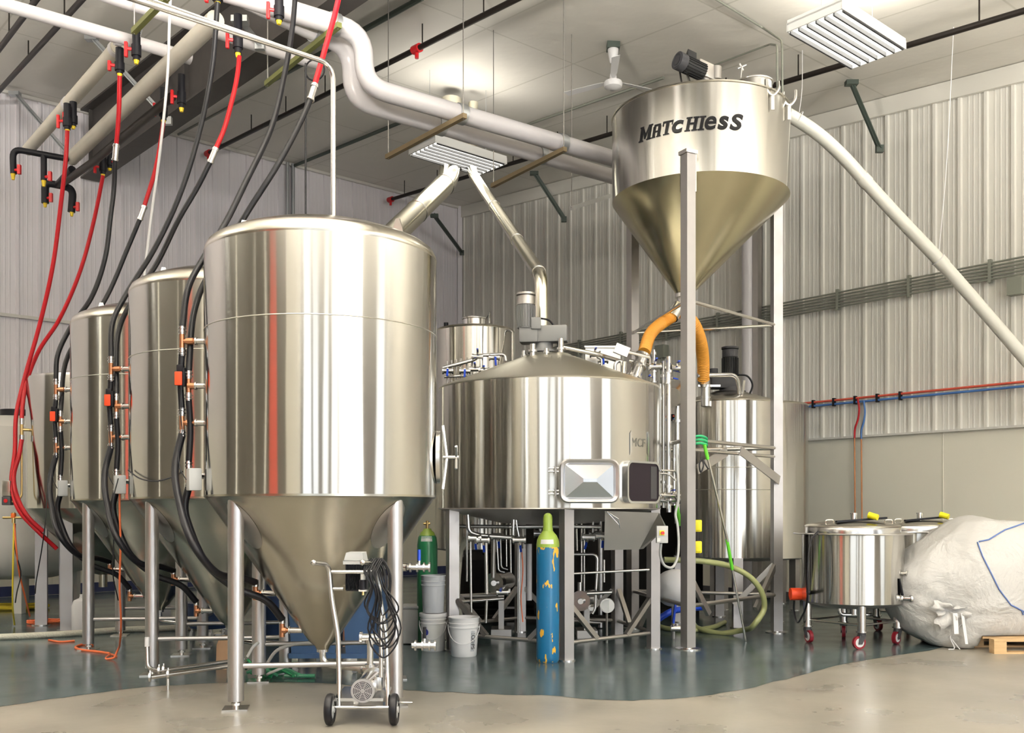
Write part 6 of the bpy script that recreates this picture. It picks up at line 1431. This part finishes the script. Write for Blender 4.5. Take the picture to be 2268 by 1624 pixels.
# ------------------------------------------------------------------ mobile kettles
def kettle(c, label, front=True):
    t = thing('mobile_kettle', c, label, 'tank', None); c = Vector(c); r = .505
    mb = MB(); mb.lathe([(r, .44), (r, .6), (r, 1.0), (r, 1.135)], c, 96); obj('shell', mb, 'shell steel', t)
    mb = MB(); mb.lathe([(r, .44), (r - .02, .42), (.3, .38), (.001, .36)], c, 64); obj('underside', mb, 'dull steel', t)
    mb = MB(); mb.lathe([(r, 1.13), (.585, 1.13), (.592, 1.137), (.585, 1.145), (.47, 1.145), (.47, 1.20), (.46, 1.215)], c, 96); obj('flange', mb, 'bright steel', t)
    mb = MB(); mb.lathe([(.475, 1.205), (.48, 1.215), (.46, 1.228), (.30, 1.262), (.001, 1.28)], c, 72); ld_ = obj('lid', mb, 'dome steel', t)
    q = c + Vector((-.02, -.1, 1.26)); mb = MB(); mb.cyl(q, q + up * .085, .032, seg=20); mb.cyl(q + up * .075, q + up * .09, .038, seg=20); obj('vent', mb, 'bright steel', ld_)
    for s in (-1, 1): q = c + Vector((.30 * s, -.2, 1.23)); mb = MB(); mb.tube(fillet([q + Vector((-.04, 0, 0)), q + Vector((-.04, 0, .05)), q + Vector((.04, 0, .05)), q + Vector((.04, 0, 0))], .02), .006, 6); obj('lid_handle', mb, 'steel', ld_)
    for k in range(4):
        a = R(-98 + 90 * k); p = c + Vector((.45 * math.cos(a), .45 * math.sin(a), 0))
        mb = MB(); mb.cyl(p + up * .17, p + up * .44, .043, seg=20); mb.cyl(p + up * .165, p + up * .18, .055, seg=20); lg = obj('leg', mb, 'bright steel', t)
        w_ = Vector((.6, .8, 0)) if k != 3 else Vector((.0, 1, 0)); w_ = Vector((math.cos(R(100 + 31 * k)), math.sin(R(100 + 31 * k)), 0)); p2 = p + Vector((-w_.y, w_.x, 0)) * .03
        mb = MB(); mb.cyl(p2 - w_ * .018 + up * .066, p2 + w_ * .018 + up * .066, .065, seg=28); cs = obj('caster', mb, 'dark red rubber', lg)
        mb = MB(); mb.cyl(p2 - w_ * .020 + up * .066, p2 + w_ * .020 + up * .066, .045, seg=24)
        mb.v and obj('wheel_disc', mb, 'white plastic', cs)
        mb = MB(); mb.cyl(p + up * .13, p + up * .165, .04, seg=16); s_ = Vector((-w_.y, w_.x, 0))
        for e in (-1, 1): mb.prism([p2 + w_ * .027 * e + up * .05 - s_ * .02, p2 + w_ * .027 * e + up * .05 + s_ * .02, p + w_ * .027 * e + up * .14 + s_ * .035, p + w_ * .027 * e + up * .14 - s_ * .035], w_ * .004 * e)
        mb.cyl(p2 - w_ * .03 + up * .066, p2 + w_ * .03 + up * .066, .012, seg=10); obj('fork', mb, 'charcoal', cs)
        a2 = R(-98 + 90 * (k + 1)); p3 = c + Vector((.45 * math.cos(a2), .45 * math.sin(a2), 0))
        obj('cross_rail', MB().cyl(p + up * .235, p3 + up * .235, .012, seg=10), 'steel', t)
    mb = MB(); q = c + Vector((0, -.05, .30)); mb.cyl(q, q + up * .08, .04, seg=14); mb.tube(fillet([q + Vector((-.15, 0, .1)), q + Vector((-.15, 0, 0)), q + Vector((.18, 0, 0)), q + Vector((.2, .1, 0))], .05), .02, 10); obj('drain_pipe', mb, 'bright steel', t)
    return t
k1 = kettle((3.53, 10.07, 0), 'nearer round steel kettle on four castors, left of the white bag')
q = P(1982, 1270, 9.82); mb = MB(); mb.cyl(q, q + Vector((.10, -.08, 0)), .018, seg=12); mb.cyl(q + Vector((.02, -.01, 0)), q + Vector((.035, -.02, 0)), .04, seg=14); mb.cyl(q + Vector((.09, -.07, 0)), q + Vector((.10, -.08, 0)), .032, seg=14); obj('sample_port', mb, 'bright steel', k1)
q = P(1990, 1325, 9.75); mb = MB(); mb.cyl(q - Vector((.06, -.05, 0)), q + Vector((.10, -.06, 0)), .022, seg=12)
for f in (0, .5, 1): e = (q - Vector((.06, -.05, 0))).lerp(q + Vector((.10, -.06, 0)), f); mb.cyl(e - Vector((.008, 0, 0)), e + Vector((.008, 0, 0)), .036, seg=14)
v_ = obj('outlet_valve', mb, 'bright steel', k1); obj('lever', MB().beam(q + Vector((.02, -.05, .03)), q + Vector((-.02, -.06, .20)), .03, .012), 'black plastic', v_)
k2 = kettle((4.62, 11.05, 0), 'farther round steel kettle partly hidden behind the nearer one')
for kk, c, s in ((0, Vector((3.53, 10.07, 0)), 'nearer'), (1, Vector((4.62, 11.05, 0)), 'farther')):
    t = thing('lid_clamp_bar', c + up * 1.28, 'flat black bar with yellow foam end lying on the %s kettle lid' % s, 'bar')
    a = c + Vector((-.26, -.28, 1.262)); b = c + Vector((.26 if not kk else .18, -.24, 1.30)); mb = MB(); mb.beam(a, b, .05, .02); obj('bar', mb, 'black plastic', t)
    f0 = c + Vector((.06 if not kk else .12, -.30, 1.33)); mb = MB(); mb.cyl(f0, f0 + Vector((.07, -.06, -.025)), .034, .030, seg=16); obj('foam', mb, 'bright yellow', t)
mb = MB(); mb.tube(PP((1812, 1178, 9.75), (1797, 1195, 9.62), (1789, 1260, 9.55), (1788, 1330, 9.6), (1776, 1366, 9.9), (1764, 1375, 10.2), (1758, 1350, 10.3), (1759, 1330, 10.3)), .010, 8, smooth=6)
t = thing('power_cord', P(1760, 1380, 10.3), 'black cord with orange plug hanging left of the nearer kettle', 'cord'); obj('cord', mb, 'black rubber', t)
q = P(1762, 1316, 10.2); mb = MB(); mb.cyl(q - Vector((.055, 0, 0)), q + Vector((.055, .0, 0)), .065, seg=20); obj('plug', mb, 'signal orange', t)
mb = MB(); mb.tube([q + Vector((.05, 0, 0)), q + Vector((.12, -.05, .0)), c * 0 + P(1790, 1310, 9.75)], .02, 8); obj('plug_strap', mb, 'black rubber', t)

# ------------------------------------------------------------------ pallet and bulk bag
t = thing('pallet', (5.2, 9.7, 0), 'wooden pallet at the right edge under the white bag', 'pallet')
px0, px1, py0, py1 = PX(2202, 9.3), 6.0, 9.3, 10.3
for k in range(5): y_ = py0 + .05 + (py1 - py0 - .1) * k / 4; mb = MB(); mb.box(((px0 + px1) / 2, y_, .128), (px1 - px0, .10, .022)); obj('deck_board', mb, 'wood', t)
for k in range(3):
    x = px0 + .06 + (px1 - px0 - .12) * k / 2
    for j in range(3): y_ = py0 + .05 + (py1 - py0 - .1) * j / 2; mb = MB(); mb.box((x, y_, .067), (.12, .10, .098)); obj('block', mb, 'wood', t)
for j in range(3): y_ = py0 + .05 + (py1 - py0 - .1) * j / 2; mb = MB(); mb.box(((px0 + px1) / 2, y_, .009), (px1 - px0, .10, .018)); obj('bottom_board', mb, 'wood', t)
rb = random.Random(9)
from mathutils import noise as mn
from mathutils.bvhtree import BVHTree
C0 = Vector((4.98, 10.05, .62))
vs = []; nu, nv = 96, 60
def bagp(u, v):
    cu, su = math.cos(u), math.sin(u); cv, sv = math.cos(v), math.sin(v)
    sg = lambda a, p: math.copysign(abs(a) ** p, a)
    d = Vector((sg(cu, .85) * sg(cv, .75), sg(su, .85) * sg(cv, .75), sg(sv, .85)))
    p = Vector((d.x * 1.12, d.y * .62, d.z * .68))
    x = p.x
    # low rounded nose at the left, peak left of centre, flatter to the right
    if p.z > 0:
        prof = .50 + .50 * min(1, max(0, (x + 1.12) / .95)) ** .8
        prof -= .10 * min(1, max(0, (x - .1) / .9)); p.z *= prof
    p.z += -.02
    n1 = mn.noise(p * 1.5 + Vector((3, 1, 7))); n2 = mn.ridged_multi_fractal(p * 2.2 + Vector((1, 5, 2)), 1.0, 2.0, 3, 1.0, 2.0) if hasattr(mn, 'ridged_multi_fractal') else mn.noise(p * 4)
    dn_ = d.normalized(); p += dn_ * (n1 * .09 + (n2 - 1.0) * .020 + mn.noise(p * 7) * .012)
    q = C0 + p
    # creases drawn in towards the tied neck on the front face
    T_ = Vector((4.34, 9.47, .38)); dd = (q - T_).length
    if dd < .5: ang_ = math.atan2(q.z - T_.z, q.x - T_.x); q += (q - C0).normalized() * (.022 * math.sin(ang_ * 9) * (1 - dd / .5)); q += Vector((0, .10 * (1 - dd / .5) ** 2, 0))
    q.z = max(q.z, .006)
    if q.x > px0 - .02 and py0 - .05 < q.y < py1 and q.z < .148: q.z = .148
    return q
mb = MB()
for j in range(nv + 1):
    v = -PI / 2 + PI * j / nv
    for i in range(nu): mb.v.append(bagp(2 * PI * i / nu, v))
for j in range(nv):
    for i in range(nu): mb.f.append((j * nu + i, j * nu + (i + 1) % nu, (j + 1) * nu + (i + 1) % nu, (j + 1) * nu + i)); mb.m.append(0)
t = thing('bulk_bag', (4.9, 10.0, 0), 'huge crumpled white bulk bag with blue stitching at the right', 'bag')
tree = BVHTree.FromPolygons(mb.v, mb.f)
obj('sack', mb, 'woven poly', t, ang=180)
def surf(x, y, off=.006):
    o = Vector((0, 0, EYE)); d = (P(x, y, 10) - o).normalized(); h, nrm, ix, dist = tree.ray_cast(o, d)
    return (h + (nrm if nrm.y < 0 else -nrm) * off) if h else None
def line(pts, r, m, nm, n=14, off=.006):
    out = []
    for k in range(len(pts) - 1):
        for j in range(n): f = j / n; s_ = surf(pts[k][0] * (1 - f) + pts[k + 1][0] * f, pts[k][1] * (1 - f) + pts[k + 1][1] * f, off); out += [s_] if s_ else []
    if len(out) > 3: obj(nm, MB().tube(out, r, 6), m, t)
line([(2330, 1150), (2268, 1160), (2225, 1175), (2190, 1196), (2166, 1201)], .007, 'bag stitching', 'stitched_hem')
line([(2165, 1202), (2176, 1232), (2192, 1264), (2212, 1305), (2238, 1340), (2262, 1352), (2300, 1372)], .007, 'bag stitching', 'stitched_hem')
line([(2262, 1352), (2266, 1362)], .007, 'bag stitching', 'stitched_tail')
# tied neck ruffle
T_ = surf(2098, 1352, .0) or Vector((4.34, 9.47, .38)); mb = MB(); vs = []; n = 40
for ring, (rad, fw) in enumerate(((.02, .0), (.06, .06), (.11, .085), (.15, .06))):
    for i in range(n):
        a = 2 * PI * i / n; rr_ = rad * (1 + .35 * math.sin(a * 3 + 1)) * (1 + .12 * math.sin(a * 11 + ring)); vs.append(T_ + Vector((rr_ * math.cos(a) * 1.25, -fw - .03 * math.sin(a * 7 + ring * 1.3) * (ring > 0), rr_ * math.sin(a) * .75 - .01 * ring)))
mb.add(vs, [(r_ * n + i, r_ * n + (i + 1) % n, (r_ + 1) * n + (i + 1) % n, (r_ + 1) * n + i) for r_ in range(3) for i in range(n)]); obj('neck_ruffle', mb, 'woven poly', t, ang=180)
a = T_ + Vector((.04, -.08, -.02))
for k, (dx, ln) in enumerate(((.0, .20), (.07, .30))):
    mb = MB(); q0_ = a + Vector((dx, 0, 0)); q1_ = Vector((q0_.x + .03 * k, q0_.y - .03, max(.02, q0_.z - ln))); sd = Vector((.022 - .008 * k, 0, 0))
    mb.prism([q0_ - sd, q0_ + sd, q1_ + sd, q1_ - sd], Vector((0, -.004, 0))); obj('tie_tape', mb, 'white plastic', t)
e = G(2113, 1440)
obj('drawstring', MB().tube([a + Vector((.08, 0, -.1)), Vector((e.x - .01, e.y + .06, .12)), e + up * .01, e + Vector((-.06, -.01, .008))], .006, 6, smooth=5), 'white plastic', t)
obj('drawstring', MB().tube([Vector((e.x, e.y + .05, .10)), e + Vector((.03, 0, .04)), e + Vector((.05, -.02, .008))], .005, 6, smooth=5), 'white plastic', t)
# stains and small marks on the concrete: dark tyre scuffs, drips
